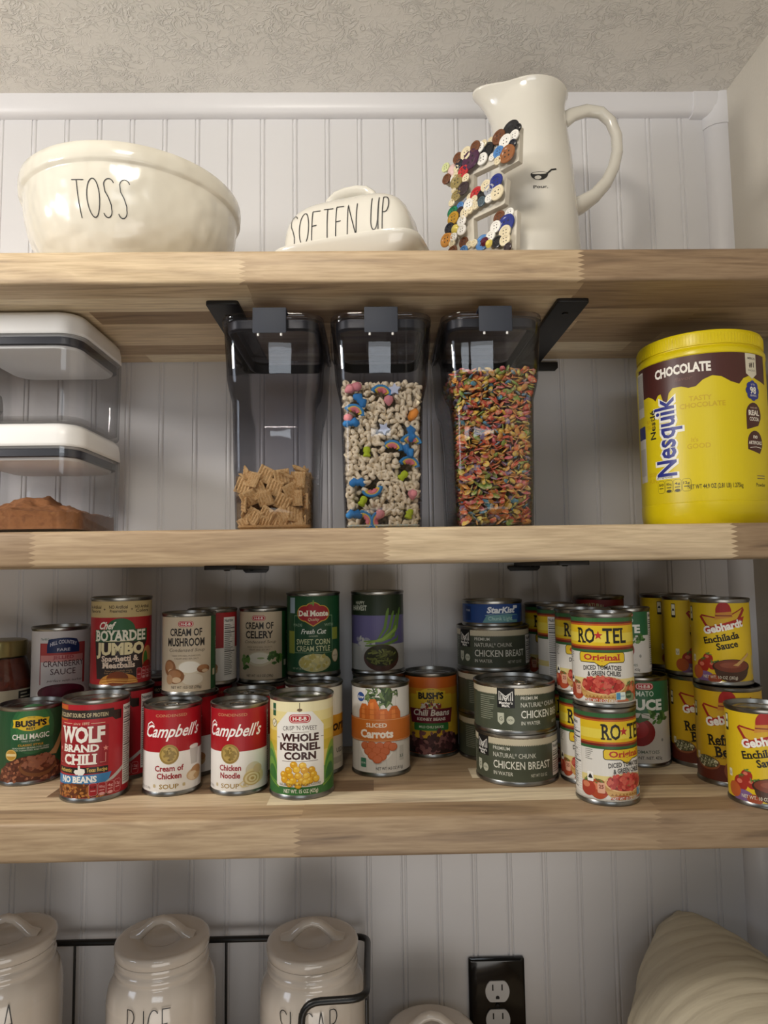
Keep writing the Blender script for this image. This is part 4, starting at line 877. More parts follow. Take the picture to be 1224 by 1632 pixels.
# --- square storage containers with white lids
def canister_box(x, y, z, label, w=150, d=156, h=126, lidh=34):
    t = thing('storage_container', label, 'storage container', (x, y, z), 0, 'clear containers with white lids')
    n = 8; b = MB(); hh = h - 29
    rings = [rrect(w - 10, d - 10, 22, .4, n), rrect(w - 5, d - 5, 24, 0.2, n), rrect(w - 2, d - 2, 26, 3, n), rrect(w, d, 26, hh, n), rrect(w - 5, d - 5, 24, hh, n), rrect(w - 7, d - 7, 24, 7, n), rrect(w - 20, d - 20, 20, 5, n)]
    b.loft(rings).build('container_body', PLASTIC, t, smooth=40)
    l = MB(); l.loft([rrect(w - 26, d - 26, 22, hh - 16, n), rrect(w - 20, d - 20, 24, hh - 15, n), rrect(w - 16, d - 16, 25, hh - 11, n), rrect(w - 14, d - 14, 25, hh + .4, n), rrect(w - 2, d - 2, 27, hh + .5, n), rrect(w + 1, d + 1, 28, hh + 2.5, n), rrect(w + 1, d + 1, 28, hh + 4, n)]); 
    l.loft([rrect(w + 1, d + 1, 28, hh + 4, n), rrect(w, d, 28, hh + 14, n), rrect(w - 3, d - 3, 27, hh + 22, n), rrect(w - 12, d - 12, 25, h - 1.5, n), rrect(w - 24, d - 24, 22, h, n)])
    l.lathe([(0, h + .25), (21, h + .25), (22.5, h)], 32); l.build('lid', WHITE_PLASTIC, t, smooth=40)
    MB().loft([rrect(w - 12, d - 12, 25, hh - 12, n), rrect(w - 9.4, d - 9.4, 25, hh - 11, n), rrect(w - 9.4, d - 9.4, 25, hh - 3, n), rrect(w - 12, d - 12, 25, hh - 2, n)]).build('seal', M('3d3f47', .4), t, smooth=40)
    return t
canister_box(-425, -147, ZM, 'lower clear container with white lid, brown powder inside', h=133)
canister_box(-425, -148, ZM + 133.3, 'upper clear container with white lid, empty, stacked at the left', h=134)
canister_box(-586, -146, ZM, 'clear container with white lid behind, cut off by the left edge', h=205)
# cocoa powder heaped in the lower container
mb = MB(); nx, ny = 60, 60; rd = random.Random(4); W2, D2 = 140.5, 146.5
from mathutils import noise
vs = []; 
for j in range(ny + 1):
    for i in range(nx + 1):
        x = (i / nx - .5) * W2; y = (j / ny - .5) * D2
        k = 1 - .0 * x
        z = 27 + 25 * math.exp(-((x + 8) ** 2 + (y + 0) ** 2) / (2 * 34 ** 2)) * (1 + .25 * noise.noise(Vector((x / 16, y / 16, 0)))) + 3.4 * noise.noise(Vector((x / 14, y / 14, 3))) + 1.6 * noise.noise(Vector((x / 4, y / 4, 7)))
        if abs(x) > 48 and abs(y) > 51:
            q = math.hypot(abs(x) - 48, abs(y) - 51)
            if q > 21: x = math.copysign(48 + (abs(x) - 48) * 21 / q, x); y = math.copysign(51 + (abs(y) - 51) * 21 / q, y)
        vs.append((x, y, z))
m = nx + 1; base = len(vs); vs2 = [(x, y, 7.6) for x, y, z in vs]
fs = [(j * m + i, j * m + i + 1, (j + 1) * m + i + 1, (j + 1) * m + i) for j in range(ny) for i in range(nx)]
mb.add(vs + vs2, fs + [tuple(base + v for v in f[::-1]) for f in fs])
rim = [j for j in range(m)] + [j * m + nx for j in range(1, m)] + [ny * m + i for i in range(nx - 1, -1, -1)] + [j * m for j in range(ny - 1, 0, -1)]
mb.add([], []); n = len(rim); mb.f += [[rim[i], rim[(i + 1) % n], base + rim[(i + 1) % n], base + rim[i]] for i in range(n)]; mb.mi += [0] * n
tag(mb.build('cocoa_powder', speckle('cocoa_powder', ['7d5030', '9c6840', '8a5a36', 'b07c50'], 60, .9), loc=(-425, -147, ZM), smooth=60), 'brown cocoa powder heaped inside the lower clear container', 'cocoa powder', kind='stuff')

# --- tall cereal keepers
CEX = (-121, 5, 135); CEY = -160; CH = 250
def crings(inset=0.):
    """(z, width, depth, corner)"""
    tab = [(0, 82, 150, 10), (1.2, 87, 155, 11), (4, 89, 158, 11), (60, 92, 164, 12), (110, 94, 169, 13), (150, 96, 173, 15), (164, 103, 178, 17), (176, 108, 182, 19), (205, 111, 186, 20), (238, 115, 190, 22)]
    out = []
    for z, w, d, c in tab:
        ring = rrect(w - 2 * inset, d - 2 * inset, max(4, c - inset), max(z, inset * 1.2), 7); hw = w / 2 - inset; R2 = []
        # gently bowed front pane: extra points along the front edge
        n = len(ring); last = ring[-1]; first_ = ring[0]
        for k in range(1, 10):
            t = k / 10; x = last[0] + (first_[0] - last[0]) * t
            R2.append((x, last[1] - 5.0 * (1 - (2 * t - 1) ** 2) * min(1., z / 30 + .2), last[2]))
        out.append(ring + R2)
    return out
def fill_half(z, inset):
    tab = [(0, 82, 150), (4, 89, 158), (110, 94, 169), (150, 96, 173), (164, 103, 178), (176, 108, 182), (240, 115, 190)]
    for (z0, w0, d0), (z1, w1, d1) in zip(tab, tab[1:]):
        if z0 <= z <= z1:
            t = (z - z0) / (z1 - z0); return (w0 + (w1 - w0) * t) / 2 - inset, (d0 + (d1 - d0) * t) / 2 - inset
    return 55 - inset, 92 - inset
SMOKE_LID = clear('smoked_lid_plastic', (0.87, 0.87, 0.90), edge=.6)
def bow(ring):
    a, b = ring[-1], ring[0]; return ring + [(a[0] + (b[0] - a[0]) * k / 10, a[1] - 5.0 * (1 - (2 * k / 10 - 1) ** 2), a[2]) for k in range(1, 10)]
def keeper(x, label):
    t = thing('cereal_container', label, 'cereal container', (x, CEY, ZM), 0, 'clear cereal containers')
    o = crings(); i = crings(1.8)
    MB().loft(o + [bow(rrect(118, 193, 23, 240, 7)), bow(rrect(118, 193, 23, 243, 7)), bow(rrect(111, 186, 20, 243, 7))] + i[::-1][:-2]).build('container_body', SMOKE, t, smooth=40)
    l = MB(); l.loft([rrect(117, 192, 23, 243.2, 7), rrect(119, 194, 24, 245, 7), rrect(118, 193, 24, 249, 7), rrect(112, 187, 21, 250, 7), rrect(104, 178, 18, 247.6, 7)]); l.build('lid', SMOKE_LID, t, smooth=40)
    MB().loft([rrect(102, 176, 18, 231, 7), rrect(106, 181, 19, 233, 7), rrect(106, 181, 19, 243, 7), rrect(97, 171, 15, 243, 7), rrect(97, 171, 15, 231, 7), rrect(102, 176, 18, 231, 7)], cap0=False, cap1=False).build('seal', M('2b2d33', .35), t, smooth=40)
    # carrying loops at the sides of the rim
    for sx in (-1, 1):
        MB().tube([(sx * 57, -60, 244), (sx * 59, -40, 236), (sx * 60, 0, 224), (sx * 59, 40, 228), (sx * 57, 62, 243)], 2.3, 8).build('side_rail', SMOKE, t, smooth=60)
    la = MB(); la.prism([(-106, 252), (-84, 252), (-84, 250), (-103.4, 250), (-103.4, 224), (-106, 222)], 'x', -19, 19)
    la.build('latch', M('343842', .6, 0, .3), t, bevel=.9)
    la = MB()
    for sx in (-1, 1): la.tube([(sx * 13, -104, 223), (sx * 13, -104, 219.6)], 1.3, 8)
    la.build('hinge_pin', WHITE_PLASTIC, t)
    return t
keeper(CEX[0], 'clear cereal container with brown wheat squares, about a third full')
keeper(CEX[1], 'clear cereal container of oat pieces and coloured marshmallows')
keeper(CEX[2], 'clear cereal container filled with rainbow coloured flakes')
def shell_points(h, step, seed, margin, inset0=2.6, layers=1):
    """packing spots just inside the walls and on top of the heap"""
    rd = random.Random(seed); out = []
    for lay in range(layers):
        z = margin + 2.5
        while z < h - margin * .3:
            hw, hd = fill_half(z, inset0 + margin + lay * step * .9)
            per = [(-hw, -hd, 1, 0, 2 * hw, 0), (hw, -hd, 0, 1, 2 * hd, 1), (hw, hd, -1, 0, 2 * hw, 2), (-hw, hd, 0, -1, 2 * hd, 3)]
            for x0, y0, dx, dy, L, side in per:
                k = max(1, int(L / step)); off = rd.random()
                for i in range(k):
                    s_ = (i + off) % k / k * L
                    out.append((x0 + dx * s_ + rd.uniform(-.2, .2) * step, y0 + dy * s_ + rd.uniform(-.1, .1) * step, z + rd.uniform(-.3, .3) * step, side, lay))
            z += step * .9
    hw, hd = fill_half(h, inset0 + margin); nx, ny = int(2 * hw / step), int(2 * hd / step)
    for i in range(nx):
        for j in range(ny): out.append((-hw + (i + .5) * 2 * hw / nx + rd.uniform(-.3, .3) * step, -hd + (j + .5) * 2 * hd / ny + rd.uniform(-.3, .3) * step, h + rd.uniform(-.35, .45) * step, 4, 0))
    cl = []
    for x, y, z, sd, ly in out:
        z = max(z, margin + 2.2); hw, hd = fill_half(z, inset0 + margin); cl.append((max(-hw, min(hw, x)), max(-hd, min(hd, y)), z, sd, ly))
    return cl
def place_piece(proto, name, p, base, rot, label, cat, group, first):
    o = proto if not first.get(proto.name_full, False) else proto.copy()
    if first.get(proto.name_full, False): C.objects.link(o); o.name = name
    else: first[proto.name_full] = True
    o.location = (Vector(p) + Vector(base)) * S; o.rotation_euler = rot; tag(o, label, cat, group); return o
rd = random.Random(11)
# wheat squares
SQ = []
def square_mesh(k):
    r_ = random.Random(k); mb = MB(); n = 10; w = 18.5
    def P(i, j, top):
        x, y = (i / n - .5) * w, (j / n - .5) * w; e = 1 if i in (0, n) or j in (0, n) else 0
        z = (1.1 if top else -1.1) * (1 - .5 * e) + (.8 if i % 2 else -.3) * (1 if top else -1) * (.5 if e else 1)
        z += .0022 * (x * x - y * y) * (3 + k) * .35 + r_.uniform(-.15, .15); return (x + r_.uniform(-.2, .2), y + r_.uniform(-.2, .2), z)
    T = [P(i, j, 1) for j in range(n + 1) for i in range(n + 1)]; Bm = [P(i, j, 0) for j in range(n + 1) for i in range(n + 1)]; m = n + 1
    f = [(j * m + i, j * m + i + 1, (j + 1) * m + i + 1, (j + 1) * m + i) for j in range(n) for i in range(n)]; k0 = len(T)
    rim = [i for i in range(m)] + [j * m + n for j in range(1, m)] + [n * m + i for i in range(n - 1, -1, -1)] + [j * m for j in range(n - 1, 0, -1)]
    f2 = [tuple(k0 + v for v in q[::-1]) for q in f] + [(rim[i], rim[(i + 1) % len(rim)], k0 + rim[(i + 1) % len(rim)], k0 + rim[i]) for i in range(len(rim))]
    return mb.add(T + Bm, f + f2)
wheat = speckle('cinnamon_wheat', ['a5783f', 'c9a068', 'd9b682', 'b88a50'], 420, .8, .0008)
protos = [square_mesh(k).build('wheat_square', wheat, smooth=50) for k in range(3)]; first = {}
pts = shell_points(66, 15.5, 3, 5.5)
for p in pts:
    sd = p[3]; t = [(PI / 2, 0, 0), (0, PI / 2, 0), (PI / 2, 0, 0), (0, PI / 2, 0), (0, 0, 0)][sd]
    a = .55 if sd < 4 else .5
    q = list(p[:3])
    if sd < 4:        # keep tilted squares off the wall
        q[0] *= .97; q[1] *= .985
        q[2] = max(9.5, q[2])
        eul = (Matrix.Rotation(rd.uniform(-a, a), 3, 'Z') @ Matrix.Rotation(rd.uniform(-a * .7, a * .7), 3, 'X') @ (Matrix.Rotation(PI / 2, 3, 'X') if sd in (0, 2) else Matrix.Rotation(PI / 2, 3, 'Y')) @ Matrix.Rotation(rd.uniform(-.6, .6), 3, 'Z')).to_euler()
        q[0] = max(-35, min(35, q[0])); q[1] = max(-74, min(74, q[1]))
    else:
        eul = (rd.uniform(-a, a), rd.uniform(-a, a), rd.uniform(0, PI)); q[0] = max(-33, min(33, q[0])); q[1] = max(-71, min(71, q[1]))
    place_piece(protos[rd.randrange(3)], 'wheat_square', q, (CEX[0], CEY, ZM), tuple(eul), 'brown cinnamon wheat square in the third-full clear container', 'cereal piece', 'wheat squares in the clear container', first)
mb = MB().loft([rrect(78, 146, 8, 2.6, 4), rrect(84, 153, 9, 5.5, 4), rrect(84, 153, 9, 7.5, 4)])
tag(mb.build('cereal_crumbs', speckle('cinnamon_crumbs', ['a87a44', 'd0a66c', 'b98a52'], 700, .9, .0012), loc=(CEX[0], CEY, ZM)), 'layer of brown cereal crumbs under the wheat squares', 'cereal crumbs', kind='stuff')
# oat pieces and marshmallows
def many(protos, pts, base, name, label, cat, group, stuffname, stufflabel, limit=300, rotf=None):
    """the nearest `limit` pieces are objects; the rest is one mesh"""
    cam_ = Vector((-7.82, -1021.35, 255.15)); pts = sorted(pts, key=lambda p: (Vector(p[:3]) + Vector(base) - cam_).length + (0 if p[3] in (0, 4) or (p[3] == 1 and base[0] < 0) or (p[3] == 3 and base[0] > 60) else 400))
    first = {}; rest = {}
    for i, p in enumerate(pts):
        pr = protos[rd.randrange(len(protos))]; rot = rotf(p) if rotf else (rd.uniform(0, 6.28), rd.uniform(0, 6.28), rd.uniform(0, 6.28))
        if i < limit: place_piece(pr, name, p[:3], base, rot, label, cat, group, first)
        else: rest.setdefault(pr.data, []).append((p[:3], rot))
    if rest:
        mats = []; V = []; F = []; MI = []
        for me, lst in rest.items():
            mt = me.materials[0]
            if mt not in mats: mats.append(mt)
            vs0 = [v.co.copy() for v in me.vertices]; fs0 = [tuple(q.vertices) for q in me.polygons]
            for p, rot in lst:
                mx = Matrix.Translation(Vector(p) * S) @ Euler(rot).to_matrix().to_4x4(); o = len(V)
                V += [tuple(mx @ v) for v in vs0]; F += [tuple(i + o for i in f) for f in fs0]; MI += [mats.index(mt)] * len(fs0)
        me = bpy.data.meshes.new(stuffname); me.from_pydata(V, [], F)
        for m_ in mats: me.materials.append(m_)
        me.polygons.foreach_set('material_index', MI); me.shade_smooth()
        tag(link(stuffname, me, loc=base), stufflabel, cat, kind='stuff')
oat = speckle('toasted_oat', ['e4d2b0', 'eee0c4', 'dac6a0'], 300, .8, .0005)
oats = []
mb = MB(); mb.tube([(3.4 * math.cos(2 * PI * i / 10), 3.4 * math.sin(2 * PI * i / 10), 0) for i in range(10)], 2.3, 7, closed=True); oats.append(mb.build('oat_piece', oat, smooth=80))
mb = MB(); mb.tube([(-4.2, 0, 0), (-3.6, 0, 0), (0, .6, .3), (3.6, 0, 0), (4.2, 0, 0)], [1.4, 2.6, 2.8, 2.6, 1.4], 8); oats.append(mb.build('oat_piece', oat, smooth=80))
mb = MB(); mb.tube([(4.4, 0, 0), (1, 2.6, 0), (-3.6, 3.2, 0), (-2.4, 0, 0), (-3.6, -3.2, 0), (1, -2.6, 0)], 2.2, 7, closed=True); oats.append(mb.build('oat_piece', oat, smooth=80))
mb = MB(); mb.tube([(-3.8, 0, 0), (-3.2, 0, 0), (3.2, 0, 0), (3.8, 0, 0)], [1.3, 2.5, 2.5, 1.3], 7); mb.tube([(0, -3.8, 0), (0, -3.2, 0), (0, 3.2, 0), (0, 3.8, 0)], [1.3, 2.5, 2.5, 1.3], 7); oats.append(mb.build('oat_piece', oat, smooth=80))
B2 = (CEX[1], CEY, ZM)
pts = shell_points(168, 7.4, 8, 4.8) + [p for p in shell_points(164, 9, 9, 9.5) if p[3] != 4]
# marshmallow spots on the front pane: (x, z, kind, turn)
MS = [(-27, 149, 'B', .9), (-31, 138, 'R', .4), (-39, 129, 'P', 0), (-37, 163, 'P', 1), (-29, 166, 'P', 2), (0, 160, 'R', .2), (15, 162, 'S', 0), (2, 117, 'S', .5), (36, 133, 'O', .2), (31, 111, 'B', 1.5), (38, 103, 'R', .1), (12, 96, 'R', .2), (27, 90, 'B', .8), (31, 77, 'R', .2), (-18, 91, 'L', 0), (24, 63, 'L', .8), (-29, 53, 'B', 0), (-12, 46, 'R', 2.9), (-23, 34, 'L', .5), (30, 19, 'L', .3), (-20, 12, 'R', 1.2), (-7, 11, 'R', -1.4), (-40, 16, 'B', 0), (-41, 122, 'B', 0), (8, 150, 'P', 0), (-4, 18, 'P', .6), (34, 41, 'P', 0)]
pts = [p for p in pts if not (p[3] == 0 and any(abs(p[0] - a) < 8.0 and abs(p[2] - b) < 6.6 for a, b, *_ in MS))]
many(oats, pts, B2, 'oat_piece', 'tan oat cereal piece in the marshmallow cereal container', 'cereal piece', 'oat pieces in the clear container', 'oat_pieces', 'remaining tan oat cereal pieces deeper inside the marshmallow container', 300)
def arc_tube(r, w, a0=15, a1=165): return MB().tube([(r * math.cos(R_(a0 + (a1 - a0) * i / 9)), 0, r * math.sin(R_(a0 + (a1 - a0) * i / 9)) - r * .5) for i in range(10)], [(w, 2.6)] * 10, 8)
def marsh(kd):
    if kd == 'R':
        t = thing('marshmallow', '', 'marshmallow')
        arc_tube(8.2, 1.8).build('outer_band', M('2f7fb5', .7), t, smooth=80); arc_tube(5.4, 1.3).build('middle_band', M('d9b93a', .7), t, smooth=80); arc_tube(3.2, 1.4).build('inner_band', M('d4727a', .7), t, smooth=80); return t
    if kd == 'B': mb = MB().tube([(-6.5, 0, -1), (-5.6, 0, 0), (-2.5, 0, 3), (0, 0, 1.6), (2.5, 0, 3), (5.6, 0, 0), (6.5, 0, -1)], [1.5, 3, 4, 3.4, 4, 3, 1.5], 10); col = '2878b8'
    elif kd == 'P': mb = MB().tube([(0, 0, -5), (0, 0, -3), (0, 0, 0), (0, 0, 3), (0, 0, 4.4)], [.8, 2.6, 4.4, 3.8, 1.6], 10); col = 'd98a90'
    elif kd == 'S': mb = MB().prism([((5.8 if i % 2 == 0 else 3) * math.sin(PI * i / 5), (5.8 if i % 2 == 0 else 3) * math.cos(PI * i / 5)) for i in range(10)], 'y', -2.4, 2.4); col = 'c2cbe0'
    elif kd == 'O': mb = MB().tube([(-2, 0, -6), (-2, 0, -4), (0, 0, 0), (1.5, 0, 4), (2, 0, 6)], [1, 3, 4.2, 3.4, 1.2], 10); col = 'e08a2c'
    else: mb = MB().tube([(0, 0, -5), (0, 0, -4), (0, 0, -1), (0, 0, 0), (0, 0, 3.4), (0, 0, 4.4)], [2.2, 3.6, 2.6, 3.4, 3, 1.4], 8); col = 'b5c820'
    return mb.build('marshmallow', M(col, .7), smooth=60, bevel=0)
MN = dict(R='rainbow arched marshmallow in the oat cereal', B='bright blue marshmallow in the oat cereal', P='pink marshmallow in the oat cereal', S='pale lilac star marshmallow in the oat cereal', O='orange marshmallow in the oat cereal', L='lime green marshmallow in the oat cereal')
mp = {}
for x, z, kd, a in MS:
    o = marsh(kd) if kd not in mp else copy_tree(mp[kd]); mp.setdefault(kd, o)
    hw, hd = fill_half(z, 5.6); lim = {'R': hw - 8, 'B': hw - 6}.get(kd, hw - 1.5); x = max(-lim, min(lim, x)); o.location = (Vector(B2) + Vector((x, -hd, z))) * S; o.rotation_euler = (0, a, rd.uniform(-.3, .3)); o.scale = (1.3, 1.15, 1.3)
    if kd == 'O': tag(o, MN[kd], 'marshmallow')
    else: tag(o, MN[kd], 'marshmallow', {'R': 'rainbow', 'B': 'blue', 'P': 'pink', 'S': 'lilac star', 'L': 'lime green'}[kd] + ' marshmallows')
mb = MB().loft([rrect(78, 146, 8, 2.6, 4), rrect(84, 153, 9, 5, 4), rrect(84, 153, 9, 6.5, 4)])
tag(mb.build('cereal_dust', speckle('oat_dust', ['c9b48c', 'd6c4a0', 'a8c4c0', 'd6a8a0'], 500, .9, .001), loc=B2), 'pale cereal dust under the oat pieces', 'cereal dust', kind='stuff')
# rainbow flakes
fl = []
for k, c in enumerate(['dc6248', 'e8844a', 'f0a850', 'f2cc58', 'ecdc72', 'e67c80', '98b458', '5f9ab0', '8c7c9c', 'e67a5a', 'f0b45c', 'f0cc5c']):
    r_ = random.Random(k); mb = MB(); n = 8; a, b = r_.uniform(4.6, 6.8), r_.uniform(3.0, 4.3)
    T = [(0, 0, .9)] + [(a * .7 * math.cos(2 * PI * i / n), b * .7 * math.sin(2 * PI * i / n), .7 + r_.uniform(-.2, .3)) for i in range(n)] + [(a * math.cos(2 * PI * i / n) * r_.uniform(.9, 1.1), b * math.sin(2 * PI * i / n) * r_.uniform(.9, 1.1), r_.uniform(-.3, .5)) for i in range(n)] + [(0, 0, -.8)]
    F = [(0, 1 + i, 1 + (i + 1) % n) for i in range(n)] + [(1 + i, 1 + n + i, 1 + n + (i + 1) % n, 1 + (i + 1) % n) for i in range(n)] + [(2 * n + 1, 1 + n + (i + 1) % n, 1 + n + i) for i in range(n)]
    fl.append(mb.add(T, F).build('cereal_flake', speckle('flake_%d' % k, [c, c, 'e0c9a0'], 260, .7, .0003), smooth=70))
pts = shell_points(184, 6.4, 21, 5.4) + [p for p in shell_points(182, 7.0, 22, 8.4) if p[3] != 4]
def flat_rot(p): return (rd.uniform(-.8, .8) + (PI / 2 if rd.random() < .35 else 0), rd.uniform(-.7, .7), rd.uniform(0, 6.28))
many(fl, pts, (CEX[2], CEY, ZM), 'cereal_flake', 'small coloured rice flake in the rainbow flake container', 'cereal piece', 'rainbow flakes in the clear container', 'cereal_flakes', 'remaining rainbow flakes filling the container behind the front ones', 300, flat_rot)

# --- yellow drink powder tub
tb = thing('drink_powder_tub', 'large yellow tub of chocolate drink powder with brown label top', 'tub', (407, -178, ZM), 0)
YEL = M('d9c40f', .3); TR = 74.5
tp = [(0, 4), (58, 4), (62, 0), (68, 1), (73, 7), (TR, 16), (TR, 27.6), (TR - .8, 28.4), (TR - .8, 200.6), (TR, 201.4), (TR, 206), (73, 209), (71, 211), (71, 214)]
MB().lathe(tp + [(69, 214), (0, 213)], 96).build('tub_body', YEL, tb, smooth=40)
lid = [(71.3, 207.5), (71.3, 212), (72.6, 212.2), (72.6, 226), (71.6, 228.6), (69, 229.6), (66, 229.2), (0, 229)]
mb = MB().lathe(lid, 120)
for i in range(120):
    a = 2 * PI * i / 120; mb.box(-.35, -.35, 213.5, .35, .25, 225, mat=Matrix.Rotation(a, 4, 'Z') @ Matrix.Translation((0, -72.6, 0)))
mb.build('lid', M('dcc60c', .32), tb, smooth=40)
L = Lab(); BR = '4a241f'
def drips():
    out = []
    for u, v in [(-90, 160), (-66, 162), (-58, 158), (-54, 154), (-50, 160), (-46, 161), (-43, 152), (-40, 147), (-37, 152), (-35, 160), (-30, 165), (-20, 165), (-12, 162), (-4, 163), (4, 170), (14, 174), (24, 172), (34, 166), (44, 163), (50, 170), (60, 174), (70, 170), (90, 166)]: out.append((u, v))
    return out
dr = drips(); dv = [(u, v) for u, v in dr]; 
L.put(dv + [(u, 200.4) for u, v in dv], [(i, i + 1, len(dv) + i + 1, len(dv) + i) for i in range(len(dv) - 1)], BR)
L.text('CHOCOLATE', -20, 180, 11, 'efe9e0', 66, .045, arc=1); L.text('flavor', -18, 172, 5, '6a4238', 20, shear=.3)
for kw in (dict(mat='eceadf', bold=.085), dict(mat='262e86', bold=.022)):
    vs, fs, be = text_mesh('Nesquik', kw['bold']); x0 = 0; x1 = 4.1
    xs = [p[0] for p in vs]; sc = 96 / (max(text_mesh('Nesquik', .022)[0], key=lambda p: p[0])[0]); cx = (min(xs) + max(xs)) / 2
    L.put([(-30 - y * 37, 108 + (x - cx) * sc) for x, y in vs], fs, kw['mat'])
L.text('Nestl\u00e9', -56, 126, 9, '2a2a22', 36, .02, rot=90)
for s_, u, v, h in (('TASTY', 0, 146, 6), ('CHOCOLATE', 2, 138, 6), ("It's", -8, 98, 5), ('GOOD', -4, 90, 6)): L.text(s_, u, v, h, 'c9a818', None, .02)
for s_, u, v in (('RICH', -64, 128), ('TASTE', -64, 121), ('GOOD', -64, 62), ('FUN', -64, 54)): L.text(s_, u, v, 5, 'c9a818', 14, .01, arc=1)
L.poly([(54, 200), (71, 200), (71, 176), (63, 170), (54, 176)], 'd9d2bc'); L.text("AMERICA'S", 63, 193, 2.6, '3a2a20', 13, .02); L.text('#1', 63, 184, 6, '3a2a20', 8, .03); L.text('CHOCOLATE', 63, 179, 2, '3a2a20', 12)
for a in range(8): L.ell(63 + 6.6 * math.cos(a * PI / 4), 156 + 7.6 * math.sin(a * PI / 4), 4.4, 4.6, '2a3488')
L.ell(63, 156, 8, 9, '2a3488'); L.text('98', 63, 152.6, 8, 'e9e6d8', 10, .04); L.text('UP TO', 63, 162, 2.2, 'e9e6d8', 6); L.text('SERVINGS', 63, 149, 2.2, 'e9e6d8', 10, .01)
def leaf(u, v, flip):
    L.poly([(u + 12 * math.cos(R_(a)) , v + 14 * math.sin(R_(a))) for a in range(-20, 200, 20)] + [(u - 12, v - 18 if not flip else v - 8), (u + 6, v - 13)], BR)
leaf(63, 128, False); L.text('REAL', 63, 127, 6, 'e9e2d6', 17, .04); L.text('COCOA', 63, 120.5, 4.4, 'e9e2d6', 15, .03); L.text('made with', 63, 135, 2.4, 'd9c2b0', 11)
leaf(63, 95, True); L.text('ARTIFICIALS', 63, 93, 4, 'e9e2d6', 21, .03); L.text('no', 63, 100, 5, 'e9e2d6', 7, .03); L.stroke([(54, 89), (63, 90), (72, 89)], .7, 'e9e2d6')
L.icons(-56, 41, 10, 15, 4, 'd9c40f', '3a3418', '50'); L.text('PER 2 TBSP POWDER', -46, 58.4, 2.2, '2a2a18', 22, .01)
L.text('NET WT 44.9 OZ (2.81 LB) 1.275kg', 12, 43, 5.4, '3a3418', 60, .01); L.text('Powder', 68, 44, 4.4, '3a3418', 16, .01); L.rect(62, 56, 76, 57, '6a5a48'); L.rect(62, 53, 76, 54, '6a5a48')
L.rect(-95, 140, -77, 196, 'cfcac0')
for i in range(14): L.rect(-94 + i * 1.2, 152, -93.6 + i * 1.2, 194, '3a3a36')
L.rect(-95, 58, -76, 122, 'cfcac0'); L.rect(-95, 112, -76, 128, '2a2f6e'); L.rect(-94, 66, -78, 100, 'b5b0a8')
o = link('label', L.mesh(cyl(TR - .7), 3.0, base=(-PI * (TR - .7), PI * (TR - .7), 29, 200.4, 'd8c312')), tb); o.rotation_euler = (0, 0, R_(-26))

# ================================================================== JAR ON THE BOTTOM SHELF
jr = thing('sauce_jar', 'brown sauce jar with gold lid at the far left of the bottom shelf', 'jar', (-526, -46, 0))
jp = smoothprof([(36, 0), (40, 4), (41.5, 20), (41.5, 88), (40, 104), (34, 120), (31, 126), (31, 134)], 4)
jr.scale = (1, 1, 1.12)
MB().lathe([(0, 3), (33, 2)] + jp + [(29.5, 134), (29.5, 126), (39, 100), (39.6, 20), (36, 6), (0, 6)], 64).build('glass', clear('jar_glass', (.95, .95, .94)), jr, smooth=50)
MB().lathe([(0, 6.5), (35, 6.5), (39.2, 20), (39.2, 98), (33, 116), (29, 124), (0, 124)], 64).build('contents', speckle('red_sauce', ['6a2a18', '7a3520', '54200f'], 90, .5), jr, smooth=50)
MB().lathe([(32.2, 126), (33.6, 127), (33.6, 142), (32.6, 145), (30, 146), (0, 145.4)], 64).build('lid', M('8f8254', .3, .8), jr, smooth=40)
L = Lab(); L.rect(-70, 26, 70, 62, 'b06a24'); L.rect(22, 26, 46, 86, '2a2a24'); rd2 = random.Random(1)
for i in range(14): L.rect(25, 82 - i * 4, 25 + rd2.uniform(10, 18), 83.6 - i * 4, 'b5b09c')
L.ell(-8, 58, 9, 10, '4a4a52'); L.ell(-8, 58, 7.6, 8.6, 'c9c4b5')
o = link('label', L.mesh(cyl(41.7), base=(-100, 100, 24, 88, 'c2baa4')), jr); o.rotation_euler = (0, 0, R_(30))

